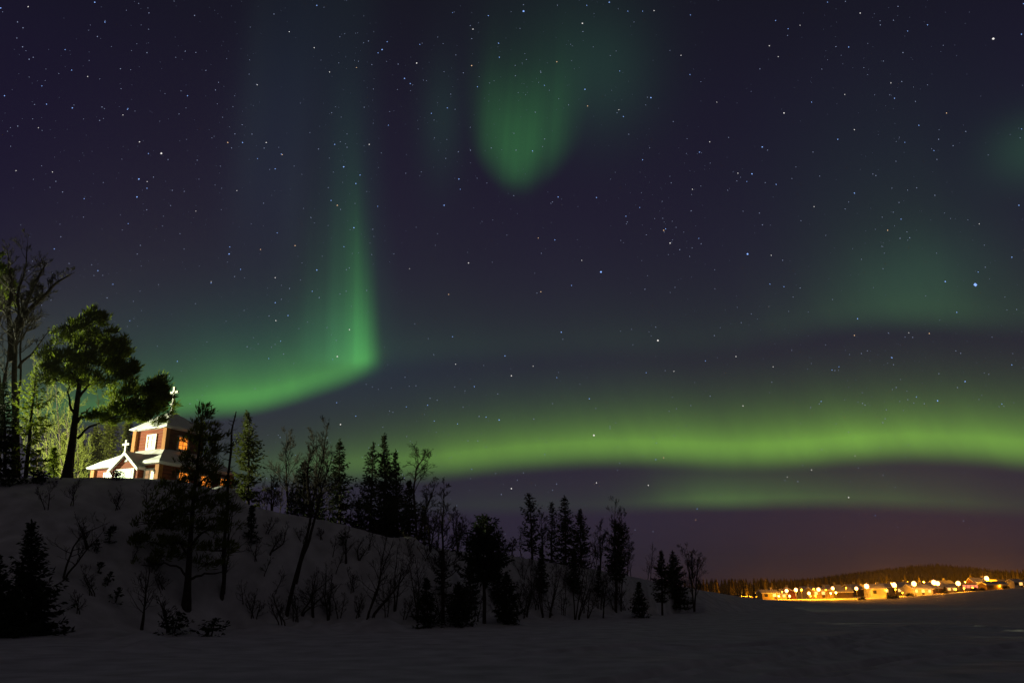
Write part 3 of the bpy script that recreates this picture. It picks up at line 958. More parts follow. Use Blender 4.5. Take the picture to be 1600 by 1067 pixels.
# saplings and shrubs on the slope
SAP = [([(98, 905), (112, 860), (130, 835), (172, 815)], 'leaning sapling bent toward the church on the open slope'),
       ([(135, 860), (128, 830), (118, 808)], 'short crooked sapling behind the leaning bent one'),
       ([(220, 985), (228, 925), (238, 868)], 'thin bare sapling on the slope before the many branched pine'),
       ([(262, 990), (256, 955), (246, 930)], 'spindly twig bush at the ice edge below the many branched pine'),
       ([(348, 935), (352, 860), (360, 800), (372, 770)], 'slim bare stem just under the dead snag'),
       ([(470, 962), (492, 925), (520, 900)], 'twiggy bush leaning out behind the foot of the forked birch'),
       ([(488, 970), (486, 930), (496, 890)], 'upright bare sapling a step past the forked birch'),
       ([(512, 972), (508, 930), (510, 880)], 'bare sapling with straight stem on the slope under the slender spruce'),
       ([(540, 880), (541, 850), (548, 815)], 'small bare sapling high on the slope under the slender spruce'),
       ([(572, 970), (592, 920), (598, 870), (606, 830)], 'zigzag bare sapling on the slope below the spruce clump'),
       ([(580, 968), (612, 925), (640, 890)], 'low branch sprawling from the zigzag sapling toward the ice edge'),
       ([(616, 955), (617, 900), (622, 850)], 'straight thin sapling on the slope under the tallest spruce'),
       ([(652, 975), (655, 920), (648, 870)], 'bare bush at the ice edge before the small ragged spruce'),
       ([(822, 966), (830, 920), (828, 880)], 'bare stem below the spiky topped pine'),
       ([(848, 966), (842, 925), (850, 875)], 'many twigged shrub at the foot below the lower crest'),
       ([(858, 966), (868, 920), (870, 868)], 'shrub stem beside the many twigged shrub'),
       ([(898, 968), (896, 920), (908, 878), (926, 850)], 'twin trunk bare tree at the ice edge'),
       ([(903, 968), (914, 920), (920, 880)], 'slanting trunk rising beside the twin trunk bare tree'),
       ([(942, 966), (946, 925), (952, 890)], 'thin sapling at the foot below the slim lone bare tree'),
       ([(918, 966), (920, 940), (923, 922)], 'knee high twig bush past the twin trunk tree'),
       ([(970, 955), (972, 915), (974, 880)], 'second bare stem beside the round headed pine'),
       ([(560, 880), (558, 860), (566, 842)], 'tiny twig sticking from the snow on the upper slope'),
       ([(420, 870), (442, 850), (450, 820)], 'small twiggy shrub on the upper slope under the low bare tree'),
       ([(705, 975), (722, 930), (735, 900)], 'twiggy shrub leaning beside the tallest thin bare tree')]
for i, (pl, lab) in enumerate(SAP):
    b = ground_at(*pl[0])
    st = [b] + [at(x, y, b[1]) for x, y in pl[1:]]
    bare_tree('sapling', [st, [b + [.05, .05, 0], at(pl[-1][0] + (9 if i % 2 else -8), pl[-1][1] + 12, b[1])]], lab, 'sapling', seed=120 + i, tr=.05, first=.2, nbr=12, blen=.36, up=(.2, 1.0), levels=3, group='bare saplings on the slope', bark=BARK, split=3, twig_r=.006)

# dead snag
bj = ground_at(346, 940)
sr = empty('dead_snag', bj)
tag(sr, 'dead snag with short stubs and broken top beside the many branched pine', 'dead tree')
g = Geo()
pj = np.array([at(x, y, bj[1]) for x, y in [(345, 945), (350, 905), (349, 860), (355, 800), (356, 745), (361, 705), (362, 672), (369, 643)]]) - bj
g.tube(pj, np.array([.13, .11, .10, .085, .075, .07, .055, .03]), 7)
rj = np.random.default_rng(3)
for k in range(46):
    u = rj.uniform(.12, .99)
    o = np.array([np.interp(u * 7, np.arange(8), pj[:, i]) for i in range(3)])
    a = rj.uniform(0, 6.28); L = rj.uniform(.25, 1.2) * (1.3 - u)
    g.tube([o, o + np.array([math.cos(a) * L * .6, math.sin(a) * L * .6, .12 * L]), o + np.array([math.cos(a) * L, math.sin(a) * L, .45 * L])], [.022, .015, .006], 4, False)
g.build('trunk', BARK, sr)

# dark low brush breaking through the snow of the slope
for i, (X, Y, w, h, lab) in enumerate([(170, 846, 15, 20, 'dark ragged brush on the slope beside the leaning sapling'), (147, 862, 11, 14, 'small dark brush just below the leaning sapling'), (153, 896, 9, 12, 'sparse dark brush halfway down the open slope'),
                                    (167, 918, 12, 16, 'black brush in a snow hollow on the open slope'), (180, 944, 14, 18, 'largest black brush low on the open slope'), (272, 990, 30, 26, 'wide sagging brush at the ice edge below the many branched pine'),
                                    (330, 994, 26, 22, 'dark drooping brush at the ice edge beside the snowy mound'), (535, 850, 15, 14, 'dark brush under the slender spruce on the upper slope')]):
    b = ground_at(X, Y)
    sc = b[1] / F
    conifer('brush', b, b + [.1, 0, h * sc], [(0, w * sc), (.4, w * sc), (.8, w * sc * .6), (1, .1)], lab, 'brush', seed=210 + i, whorl=.22, gap=.35, droop=(-.1, .7), nb=(4, 8), dens=.8, spray=.9, trunk_r=.03)

# leafless saplings lined up on the crest and brush along the ice edge
TR = np.random.default_rng(66)
for i, X in enumerate([408, 416, 437, 462, 508, 516, 552, 563, 566, 664, 684, 706, 728, 770, 782, 815, 848, 922, 930, 950, 986, 1012, 1016]):
    b = ground(X, crestD(X) + TR.uniform(1.0, 3.5))
    t = topof(b, X + TR.uniform(-8, 8), np.interp(X, [c[0] for c in crest_px], [c[1] for c in crest_px]) - TR.uniform(26, 62))
    bare_tree('sapling', [[b, (b + t) / 2 + [TR.normal() * .2, 0, 0], t]], 'thin leafless sapling lined up on the crest between the taller trees', 'sapling', seed=400 + i, tr=.035, first=.15, nbr=16, blen=.34, up=(.4, 1.1), levels=3,
              group='leafless saplings on the crest', bark=BARK, split=3, twig_r=.006)
for i, X in enumerate([392, 436, 458, 512, 528, 556, 602, 630, 648, 664, 684, 702, 728, 742, 772, 806, 818, 836, 862, 878, 912, 934, 958, 974]):
    Yb = np.interp(X, [q[0] for q in foot_px], [q[1] for q in foot_px]) - TR.uniform(2, 16)
    b = ground_at(X, Yb)
    st = []
    for k in range(TR.integers(2, 5)):
        st.append([b + [.12 * k, .1 * k, 0], at(X + TR.uniform(-16, 16), Yb - TR.uniform(24, 62), b[1])])
    bare_tree('brush', st, 'leafless brush at the foot of the bank along the ice edge', 'brush', seed=440 + i, tr=.028, first=.1, nbr=11, blen=.42, up=(.2, 1.0), levels=3, group='leafless brush along the ice edge', bark=BARK, split=3, twig_r=.006)
for i, (X, Y) in enumerate([(70, 800), (110, 790), (180, 800), (228, 790), (140, 930), (250, 925), (415, 835), (470, 850), (520, 870), (575, 860), (600, 900), (640, 870), (710, 880), (790, 885), (830, 895), (860, 900), (236, 900), (206, 880), (398, 880), (412, 905), (430, 930), (524, 900), (548, 930), (634, 900), (648, 920), (500, 850), (690, 900), (664, 880), (730, 880), (768, 900), (815, 905), (840, 900), (880, 915), (925, 915), (948, 920), (120, 960), (380, 945)]):
    b = ground_at(X, Y)
    st = [[b + [.1 * k, .1 * k, 0], at(X + TR.uniform(-14, 18), Y - TR.uniform(18, 48), b[1])] for k in range(TR.integers(1, 4))]
    bare_tree('brush', st, 'small leafless brush poking from the snow of the slope', 'brush', seed=480 + i, tr=.022, first=.15, nbr=9, blen=.42, up=(.2, 1.0), levels=3, group='leafless brush on the slope', bark=BARK, split=3, twig_r=.006)

# ------------------------------------------------------------------ the church
LIT = mat('lit_window_glass', (.30, .18, .08), 0.3, 0.2, 3.0, emit=(1.0, .27, .025), estr=1.5)
LITW = mat('softly_lit_window_glass', (.55, .45, .35), 0.3, 0.25, 5.0, emit=(1.0, .55, .25), estr=.45)
DARKW = mat('dark_window_glass', (.10, .07, .06), 0.2, 0.2, 3.0)
DOORM = mat('pale_green_door_paint', (.50, .62, .52), 0.5, 0.08, 3.0)
CW, TW = 3.5, 1.62
YAW = math.radians(-27)
cX = np.array([math.cos(YAW), math.sin(YAW), 0]); cY = np.array([-math.sin(YAW), math.cos(YAW), 0])
ccen = at(247, 742, 60) - cX * CW + cY * CW
GZ = 9.3
ccen[2] = GZ
church = empty('church', ccen, YAW)
tag(church, 'red timber church with snowy hipped roofs, square tower and white crosses', 'church')
Z = lambda z: z - GZ
ZE, ZT, ZTE, ZP = Z(10.93), Z(12.3), Z(14.05), Z(15.5)

g = Geo(); g.box(-CW, CW, -CW, CW, -.6, ZE + .02); g.build('wall', RED, church)
g = Geo(); g.box(-TW, TW, -TW, TW, ZT - .5, ZTE + .03); tower = g.build('tower', RED, church)


def ring(half): return [(-half, -half), (half, -half), (half, half), (-half, half)]


def snow_roof(name, h0, z0, h1, z1, th, parent, bulge=.06):
    """hipped snow covered roof, thick at the eaves with a rounded lip"""
    g = Geo()
    prof = [(h0 - .25, z0 - .10), (h0, z0 - .06), (h0 + .03, z0 + th * .5), (h0 - .08, z0 + th)]
    for k in range(1, 7):
        t = k / 6
        prof.append((h0 - .08 + (h1 - h0 + .08) * t, z0 + th + (z1 - z0) * t + bulge * math.sin(t * math.pi)))
    vs = []
    NS = 9
    rr = np.random.default_rng(int(h0 * 100))
    for pi0, (h, z) in enumerate(prof):
        c = ring(max(h, .001))
        for e in range(4):
            a, b = np.array(c[e]), np.array(c[(e + 1) % 4])
            for s_ in range(NS):
                p = a + (b - a) * s_ / NS
                jit = .035 * rr.normal() if 1 <= pi0 < len(prof) - 1 else 0
                vs.append((p[0], p[1], z + jit))
    n = 4 * NS
    fs = [(i * n + k, i * n + (k + 1) % n, (i + 1) * n + (k + 1) % n, (i + 1) * n + k) for i in range(len(prof) - 1) for k in range(n)]
    fs.append(tuple(range((len(prof) - 1) * n, len(prof) * n)))
    fs.append(tuple(range(n - 1, -1, -1)))
    g.add(vs, fs)
    return g.build(name, ROOFSNOW, parent, smooth=False)


snow_roof('roof', CW + .38, ZE, TW + .02, ZT - .08, .16, church)
snow_roof('tower_roof', TW + .42, ZTE, .12, ZP, .12, tower, .05)
# boxed log ends at the corners
for sx in (-1, 1):
    for sy in (-1, 1):
        g = Geo()
        g.box(*(sorted((sx * (CW - .22), sx * (CW + .16)))), *(sorted((sy * (CW - .22), sy * (CW + .16)))), -.6, ZE - .13); g.build('corner_post', CORNER, church)
        g = Geo()
        g.box(*(sorted((sx * (TW - .14), sx * (TW + .22)))), *(sorted((sy * (TW - .14), sy * (TW + .22)))), ZT - .3, ZTE - .12); g.build('corner_post', CORNER, tower)


def window(parent, x, z0, z1, w, face, off, glass, dbl=False):
    """window on a wall: face 'front' or 'side'; off = distance of that wall from the centre"""
    def bx(g, a0, a1, d0, d1, za, zb):
        if face == 'front': g.box(a0, a1, -off - d1, -off - d0, za, zb)
        else: g.box(off + d0, off + d1, a0, a1, za, zb)
    t = .13
    g = Geo()
    bx(g, x - w / 2 - t, x + w / 2 + t, .0, .09, z1, z1 + t); bx(g, x - w / 2 - t, x + w / 2 + t, .0, .09, z0 - t, z0)
    bx(g, x - w / 2 - t, x - w / 2, .0, .09, z0, z1); bx(g, x + w / 2, x + w / 2 + t, .0, .09, z0, z1)
    f = g.build('window', WHITE, parent)
    g = Geo()
    bx(g, x - .025, x + .025, .031, .06, z0, z1)
    for k in (1, 2):
        zz = z0 + (z1 - z0) * k / 3
        bx(g, x - w / 2, x - .025, .031, .055, zz - .02, zz + .02); bx(g, x + .025, x + w / 2, .031, .055, zz - .02, zz + .02)
    g.build('glazing_bar', WHITE, f)
    g = Geo(); bx(g, x - w / 2, x + w / 2, .004, .03, z0, z1); g.build('pane', glass, f)


window(tower, .12, ZT + .22, Z(13.45), .78, 'front', TW, LITW)
window(tower, 0, ZT + .25, Z(13.45), .8, 'side', TW, LIT)
window(church, 2.62, Z(9.5), Z(10.42), .80, 'front', CW, LITW)
window(church, -1.75, Z(9.5), Z(10.42), .80, 'front', CW, LITW)
window(church, -1.2, Z(9.7), Z(10.45), 1.0, 'side', CW, LIT)
window(church, .9, Z(9.7), Z(10.45), 1.0, 'side', CW, LIT)
window(church, 2.7, Z(9.7), Z(10.45), .7, 'side', CW, LIT)

# porch with its gable
PW, PD, PX0 = 1.34, .5, .6
gz0, gz1 = Z(10.68), Z(11.74)
g = Geo(); g.box(-PW, PW, -CW - PD, -CW + .002, -.6, gz0)
g.add([(-PW, -CW - PD, gz0 + .002), (PW, -CW - PD, gz0 + .002), (0, -CW - PD, gz1 - .1), (-PW, -CW - PD + .1, gz0 + .002), (PW, -CW - PD + .1, gz0 + .002), (0, -CW - PD + .1, gz1 - .1)],
      [(0, 1, 2), (5, 4, 3), (0, 3, 4, 1), (1, 4, 5, 2), (2, 5, 3, 0)])
porch = g.build('porch', RED, church)
porch.location.x = PX0
g = Geo()
for s in (-1, 1):
    o = PW + .26
    zl = gz0 - .26 * (gz1 - gz0) / PW
    y0, y1 = -CW - PD - .22, -2.0
    q = [(s * o, y0, zl - .04), (s * o, y1, zl - .04), (0, y1, gz1 - .04), (0, y0, gz1 - .04)]
    tp = [(s * (o + .02), y0, zl + .14), (s * (o + .02), y1, zl + .14), (0, y1, gz1 + .15), (0, y0, gz1 + .15)]
    g.add(q + tp, [(0, 1, 2, 3), (7, 6, 5, 4), (0, 4, 5, 1), (1, 5, 6, 2), (3, 2, 6, 7), (0, 3, 7, 4)])
g.build('roof', ROOFSNOW, porch)
g = Geo()
for s in (-1, 1):
    o = PW + .26
    zl = gz0 - .26 * (gz1 - gz0) / PW
    ya, yb = -CW - PD - .29, -CW - PD - .223
    a = [(s * o, zl - .16), (s * o, zl + .07), (0, gz1 + .10), (0, gz1 - .16)]
    g.add([(p[0], ya, p[1]) for p in a] + [(p[0], yb, p[1]) for p in a], [(0, 1, 2, 3), (7, 6, 5, 4), (0, 4, 5, 1), (1, 5, 6, 2), (2, 6, 7, 3), (3, 7, 4, 0)])
g.build('bargeboard', WHITE, porch)
yf = CW + PD
g = Geo()
zd = Z(10.42)
g.box(-1.02, 1.02, -yf - .09, -yf - .003, zd, zd + .16); g.box(-1.02, -0.87, -yf - .09, -yf - .003, -.2, zd); g.box(0.87, 1.02, -yf - .09, -yf - .003, -.2, zd)
dr = g.build('door', WHITE, porch)
for s in (-1, 1):
    g = Geo(); g.box(*sorted((s * .02, s * 0.87)), -yf - .05, -yf - .004, -.2, zd)
    for zz in (.25, .75):
        g.box(*sorted((s * .17, s * .74)), -yf - .068, -yf - .051, zz, zz + .36)
    g.build('door_leaf', DOORM, dr)
g = Geo()
# carved white ornament in the gable
for a in (((-.17, 11.34), (-.03, 11.34), (0, 11.14), (-.12, 11.10)), ((.03, 11.34), (.17, 11.34), (.12, 11.10), (0, 11.14))):
    q = [(p[0], -yf - .06, Z(p[1])) for p in a] + [(p[0], -yf - .004, Z(p[1])) for p in a]
    g.add(q, [(0, 3, 2, 1), (4, 5, 6, 7), (0, 1, 5, 4), (1, 2, 6, 5), (2, 3, 7, 6), (3, 0, 4, 7)])
g.build('gable_ornament', WHITE, porch)


def cross(parent, y, z0, hgt, arm, t, za):
    g = Geo(); g.box(-t, t, y - t, y + t, z0, z0 + hgt); g.box(-arm, -t, y - t * .9, y + t * .9, za - t, za + t); g.box(t, arm, y - t * .9, y + t * .9, za - t, za + t)
    return g.build('cross', WHITE, parent)


cross(porch, -yf - .2, gz1 + .02, .92, .34, .075, gz1 + .62)
g = Geo()
g.tube([(0, 0, ZP - .1), (0, 0, ZP + .25), (0, 0, ZP + .62), (0, 0, ZP + .72), (0, 0, ZP + .80), (0, 0, ZP + .92)], [.24, .15, .12, .22, .22, .08], 8)
ped = g.build('pedestal', WHITE, tower)
cross(ped, 0, ZP + .9, 1.30, .46, .085, ZP + 1.75)

# floodlight fixture on its post beside the yard, with an added unseen flap to keep the beam off the ice
frt = empty('floodlight', (-46, 59.5, hz(-46, 59.5)))
tag(frt, 'yard floodlight with an added light blocking flap on a steel post', 'floodlight')
FMET = mat('floodlight_metal', (.08, .08, .08), .5, .1, 3)
zl_ = 13.2 - frt.location.z
g = Geo(); g.tube([(-.45, -.3, -.6), (-.45, -.3, zl_ - .2)], [.07, .05], 8); g.tube([(-.45, -.3, zl_ - .2), (-.25, -.17, zl_ - .2)], [.04, .04], 6); g.build('post', FMET, frt)
g = Geo(); g.box(-.45, -.14, -.25, .2, zl_ - .2, zl_ + .2); g.build('housing', FMET, frt)
g = Geo()
q1, q2 = [], []
for k in range(9):
    a = math.radians(-16 - 74 * k / 8)
    for rr_, q in ((.80, q1), (.82, q2)):
        q.append([(rr_ * math.cos(a), rr_ * math.sin(a), zl_ - .9), (rr_ * math.cos(a), rr_ * math.sin(a), zl_ - .050)])
for k in range(8):
    for q in (q1, q2):
        g.add([q[k][0], q[k + 1][0], q[k + 1][1], q[k][1]], [(0, 1, 2, 3)])
g.build('added_beam_blocker', FMET, frt)

# ------------------------------------------------------------------ village on the far shore
VR = np.random.default_rng(77)
WALLS = [mat('house_wall_%s' % n, c, .8, .12, 2.0) for n, c in (('yellow', (.55, .42, .18)), ('white', (.7, .68, .62)), ('red', (.30, .09, .05)), ('grey', (.35, .34, .33)), ('brown', (.12, .08, .05)))]
LAMPM = mat('sodium_lamp_glow', (.9, .6, .3), .5, 0, 1, emit=(1.0, .46, .05), estr=2.2)
LAMPM.cycles.emission_sampling = 'NONE'
LAMPW = mat('pale_lamp_glow', (.9, .8, .7), .5, 0, 1, emit=(1.0, .40, .125), estr=8.2)
POLE = mat('lamp_post_metal', (.12, .12, .12), .6, .1, 3)
LAMPW.cycles.emission_sampling = 'NONE'
HWIN = mat('village_lit_window', (.5, .4, .2), .4, .1, 1, emit=(1.0, .55, .15), estr=1.6)
HRED = mat('village_red_window', (.5, .1, .05), .4, .1, 1, emit=(1.0, .22, .10), estr=1.5)
HWIN.cycles.emission_sampling = 'NONE'
HRED.cycles.emission_sampling = 'NONE'
HDARK = mat('village_dark_window', (.05, .05, .06), .3, .1, 1)


def house(X, D, w, d, h, rh, wm, rz, label, wins=3, lit=HWIN, flat=False, cat='house', garage=False, chim=True, name='house'):
    b = ground(X, D)
    root = empty(name, b, rz)
    tag(root, label, cat, 'buildings of the village across the ice')
    h *= .86; rh *= .86
    g = Geo(); g.box(-w / 2, w / 2, -d / 2, d / 2, -1.0, h)
    if not flat:
        for y in (-d / 2, d / 2 - .1):
            pass
        g.add([(-w / 2, -d / 2, h + .002), (-w / 2, d / 2, h + .002), (-w / 2, 0, h + rh - .02), (-w / 2 + .1, -d / 2, h + .002), (-w / 2 + .1, d / 2, h + .002), (-w / 2 + .1, 0, h + rh - .02)],
              [(0, 2, 1), (3, 4, 5), (0, 3, 5, 2), (1, 2, 5, 4)])
        g.add([(w / 2, -d / 2, h + .002), (w / 2, d / 2, h + .002), (w / 2, 0, h + rh - .02), (w / 2 - .1, -d / 2, h + .002), (w / 2 - .1, d / 2, h + .002), (w / 2 - .1, 0, h + rh - .02)],
              [(0, 1, 2), (3, 5, 4), (0, 2, 5, 3), (1, 4, 5, 2)])
    g.build('wall', wm, root)
    g = Geo()
    e = .4
    if flat:
        g.box(-w / 2 - .2, w / 2 + .2, -d / 2 - .2, d / 2 + .2, h + .004, h + .34)
    else:
        k = rh / (d / 2)
        for s in (-1, 1):
            q = [(-w / 2 - e, s * (d / 2 + e), h - e * k), (w / 2 + e, s * (d / 2 + e), h - e * k), (w / 2 + e, 0, h + rh), (-w / 2 - e, 0, h + rh)]
            tq = [(p[0], p[1], p[2] + .32) for p in q]
            g.add(q + tq, [(0, 1, 2, 3), (7, 6, 5, 4), (0, 4, 5, 1), (1, 5, 6, 2), (3, 2, 6, 7), (0, 3, 7, 4)])
    rf = g.build('roof', ROOFSNOW, root)
    if chim and not flat:
        g = Geo(); g.box(w * .15, w * .15 + .7, -.35, .35, h + rh - .1, h + rh + 1.1); g.build('chimney', WALLS[3], rf)
    for k in range(wins):
        xx = (k + .5) / wins * w - w / 2
        if garage and k == wins - 1: continue
        g = Geo(); g.box(xx - .6, xx + .6, -d / 2 - .06, -d / 2 - .004, h * .42, h * .42 + 1.1)
        g.build('window', lit if VR.random() < .6 else HDARK, root)
    if garage:
        g = Geo(); g.box(w * .02, w * .42, -d / 2 - .07, -d / 2 - .004, .1, 2.3); g.build('garage_door', WALLS[1], root)
    else:
        g = Geo(); g.box(-.5 + w * .33 * (1 if wins == 2 else 0), .5 + w * .33 * (1 if wins == 2 else 0), -d / 2 - .08, -d / 2 - .004, .0, min(2.0, h * .4)); g.build('door', WALLS[4], root)
    return root


Y_, W_, R_, G_, B_ = WALLS
house(1200, 316, 6, 5, 2.4, 1.2, Y_, .1, 'small yellow cottage first from the dark trees along the shore', 2)
house(1214, 318, 6, 5, 1.9, .9, Y_, -.1, 'low yellow outbuilding beside the first cottage')
house(1231, 322, 7, 6, 2.5, 1.8, R_, 1.2, 'red gabled house with its lit eave facing the ice', 2)
house(1282, 322, 8, 6, 3.2, .9, Y_, .05, 'bright yellow house with a lamp hung at its wall', 3)
house(1262, 330, 5, 5, 2.6, 1.6, W_, .3, 'narrow white house behind the bright yellow house', 2)
house(1312, 322, 8, 6, 2.2, 1.6, B_, -.1, 'dark brown shed under thick snow past the bright yellow house', 2, HDARK, chim=False, cat='shed', name='shed')
house(1332, 334, 6, 6, 3.0, 1.8, B_, .4, 'dark tall gabled barn with a lamp behind its roof', 2, HDARK)
house(1368, 316, 5.5, 6, 3.2, 1.6, W_, .02, 'white gabled house with a brightly lit garage door', 2, garage=True)
house(1387, 330, 6, 5, 3.6, 1.4, Y_, .1, 'tall yellow house just past the garage house', 2)
house(1410, 336, 6, 6, 3.4, 1.8, Y_, -.2, 'yellow house standing back between two street lamps', 2)
house(1434, 318, 8.5, 6, 2.4, 1.7, W_, .25, 'long white house with a broad snowy roof turned to the ice', 3)
house(1458, 324, 7, 7, 2.4, 2.0, R_, -.5, 'red house with a steep slanting snowy roof below the twin lamp', 2)
house(1483, 322, 4, 4, 2.2, 1.2, Y_, .1, 'small yellow hut after the steep roofed red house', 2, chim=False)
house(1513, 326, 7.5, 6, 3.0, .6, G_, .05, 'flat grey block with a row of glowing red windows', 5, HRED, flat=True)
house(1571, 330, 9, 6, 3.2, .5, Y_, .02, 'long flat yellow hall lit along its front', 4, flat=True, cat='hall', name='hall')
house(1552, 312, 7.5, 5, 1.9, 1.0, B_, .05, 'dark boathouse under snow in front of the yellow hall', 2, HDARK, chim=False, cat='boathouse', name='boathouse')
house(1587, 318, 3.5, 4, 2.4, .9, W_, .1, 'little white hut at the end of the yellow hall', 2, chim=False)
house(1352, 345, 7, 6, 3.2, 1.6, W_, -.2, 'white house behind the garage house under a bright lamp', 2)
house(1300, 342, 7, 6, 3.2, 1.5, R_, .2, 'red house standing back above the dark brown shed', 2)
house(1472, 346, 8, 6, 3.4, 1.6, W_, .1, 'white house standing back under the bright twin lamp', 3)
house(1532, 346, 7, 6, 3.4, 1.6, R_, -.1, 'red house standing back behind the grey block', 2)

LAMPS = [(1160, 926.5, 352, .32), (1180, 929, 350, .32), (1193, 927, 346, .34), (1208.6, 928.5, 345, .34), (1217, 934, 309, .42), (1229, 922.5, 336, .75), (1234, 934, 309, .5), (1243.6, 921, 334, .8), (1252, 921, 342, .5),
         (1264, 926.5, 316, .7), (1267, 932.5, 315, .35), (1274, 930, 318, .42), (1279, 920.5, 334, .8), (1298, 926.5, 318, .45), (1301, 918.5, 338, .7), (1306, 925.5, 322, .5), (1338, 919, 336, .75),
         (1354, 915.5, 330, .9), (1379, 913, 340, .6), (1384, 921.5, 324, .55), (1397, 913.5, 332, .9), (1399, 920.5, 322, .35), (1410, 927, 312, .3), (1428, 911.5, 330, .9), (1459, 909.5, 334, .9), (1465, 911, 333, .8),
         (1493, 920, 318, .5), (1497, 911, 330, .85), (1506, 918.5, 320, .38), (1519.5, 917.5, 320, .42), (1527, 911.5, 334, .6), (1541.5, 903, 338, .85), (1562, 917, 316, .32), (1594, 908, 338, .5)]
WHITE_LAMPS = {LAMPS[k][0] for k in (4, 5, 6, 7, 9, 12, 13, 14, 15, 16, 17, 20, 23, 24, 25, 27, 31)}
LAMPS += [(x, y, d, .36) for x, y, d in [(1222, 924, 346), (1271, 919.5, 352), (1290, 921, 350), (1322, 918, 352), (1345, 913, 358), (1369, 911, 362), (1391, 910, 366), (1418, 909.5, 366), (1443, 908.5, 362), (1452, 915, 352), (1481, 907.5, 366), (1508, 908.5, 362), (1551, 909, 356), (1579, 907, 352)]]
LAMPS.sort()
ORD = 'first second third fourth fifth sixth seventh eighth ninth tenth eleventh twelfth thirteenth fourteenth fifteenth sixteenth seventeenth eighteenth nineteenth twentieth'.split()
ORD += ['twenty-' + o for o in ORD[:9]] + ['thirtieth'] + ['thirty-' + o for o in ORD[:9]] + ['fortieth'] + ['forty-' + o for o in ORD[:9]] + ['fiftieth']


def ball(c, r, n=8):
    g = Geo()
    vs = []; fs = []
    m_ = n // 2 + 1
    for i in range(m_):
        t = math.pi * i / (m_ - 1)
        for j in range(n):
            q = 2 * math.pi * j / n
            vs.append((c[0] + r * math.sin(t) * math.cos(q), c[1] + r * math.sin(t) * math.sin(q), c[2] + r * math.cos(t)))
    for i in range(m_ - 1):
        for j in range(n):
            fs.append((i * n + j, (i + 1) * n + j, (i + 1) * n + (j + 1) % n, i * n + (j + 1) % n))
    g.add(vs, fs)
    return g


for i, (X, Y, D, r) in enumerate(LAMPS):
    if X > 1212 and Y > 916.5: D = 309.5 + (i * 7 % 5) * .8
    if X in (1354, 1397, 1428, 1459, 1465, 1497): D = 311.0
    P = at(X, Y, D)
    z0 = hz(P[0], P[1])
    root = empty('street_lamp', (P[0], P[1], z0))
    hgt = max(1.2, P[2] - z0)
    tag(root, '%s glowing street lamp counting along the village from the dark trees' % ORD[i], 'street lamp', 'lamps along the far shore')
    g = Geo(); g.tube([(0, 0, -.5), (0, 0, hgt - r)], [.08, .05], 6); g.build('post', POLE, root)
    r *= 1.0 if Y < 917 else .84
    g = ball((0, 0, hgt), r)
    lm = g.build('lamp_globe', LAMPW if X in WHITE_LAMPS else LAMPM, root, smooth=True)
    L_ = bpy.data.lights.new('sodium_light', 'POINT')
    L_.energy = (13000 if D > 313 else 1300) * min(1.0, r / .55)
    L_.color = (1.0, .34, .006)
    L_.shadow_soft_size = .05
    lo = bpy.data.objects.new('sodium_light', L_)
    lo.location = (0, -r - .1, hgt - r * .55)
    lo.parent = lm
    COL.objects.link(lo)

# conifers along the far shore, each its own tree
CONM = mat('far_conifer', (.060, .050, .022), .8, .4, .4)


def far_mesh(seed):
    rng = np.random.default_rng(seed)
    g = Geo()
    g.tube([(0, 0, -.5), (0, 0, .9)], [.04, .015], 5)
    L = 9
    for k in range(L):
        z0 = .12 + .86 * k / L
        r0 = .19 * (1.04 - z0) * rng.uniform(.8, 1.2) + .01
        z1 = z0 + .86 / L * 1.9
        n = 9
        a = np.linspace(0, 6.283, n, endpoint=False) + rng.uniform(0, 1)
        rr = r0 * rng.uniform(.65, 1.25, n)
        ring_ = np.stack([rr * np.cos(a), rr * np.sin(a), z0 - rr * .3 + rng.normal(size=n) * .01], 1)
        g.add(np.vstack([ring_, [[0, 0, min(1.0, z1)]]]), [(i, (i + 1) % n, n) for i in range(n)])
    o = g.build('conifer', CONM)
    COL.objects.unlink(o)
    return o.data


FM = [far_mesh(s) for s in (1, 2, 3, 4, 5)]
spots = []
for k in range(115):
    X = VR.uniform(1098, 1345) if k < 84 else VR.uniform(1340, 1600)
    D = VR.uniform(338, 395) if k < 84 else VR.uniform(352, 400)
    spots.append((X, D, VR.uniform(4.2, 7.6) if X < 1345 else VR.uniform(4, 8)))
for k in range(14):
    spots.append((VR.uniform(1120, 1210), VR.uniform(318, 335), VR.uniform(2.0, 3.6)))
for k, (X, D, h) in enumerate(spots):
    b = ground(X, D)
    o = bpy.data.objects.new('conifer', FM[k % 5])
    o.location = Vector(b)
    o.scale = (h * VR.uniform(.8, 1.2), h * VR.uniform(.8, 1.2), h)
    o.rotation_euler = (0, 0, VR.uniform(0, 6.28))
    COL.objects.link(o)
    tag(o, 'small conifer in the lamplit wood along the far shore', 'conifer', 'conifers of the far shore wood')

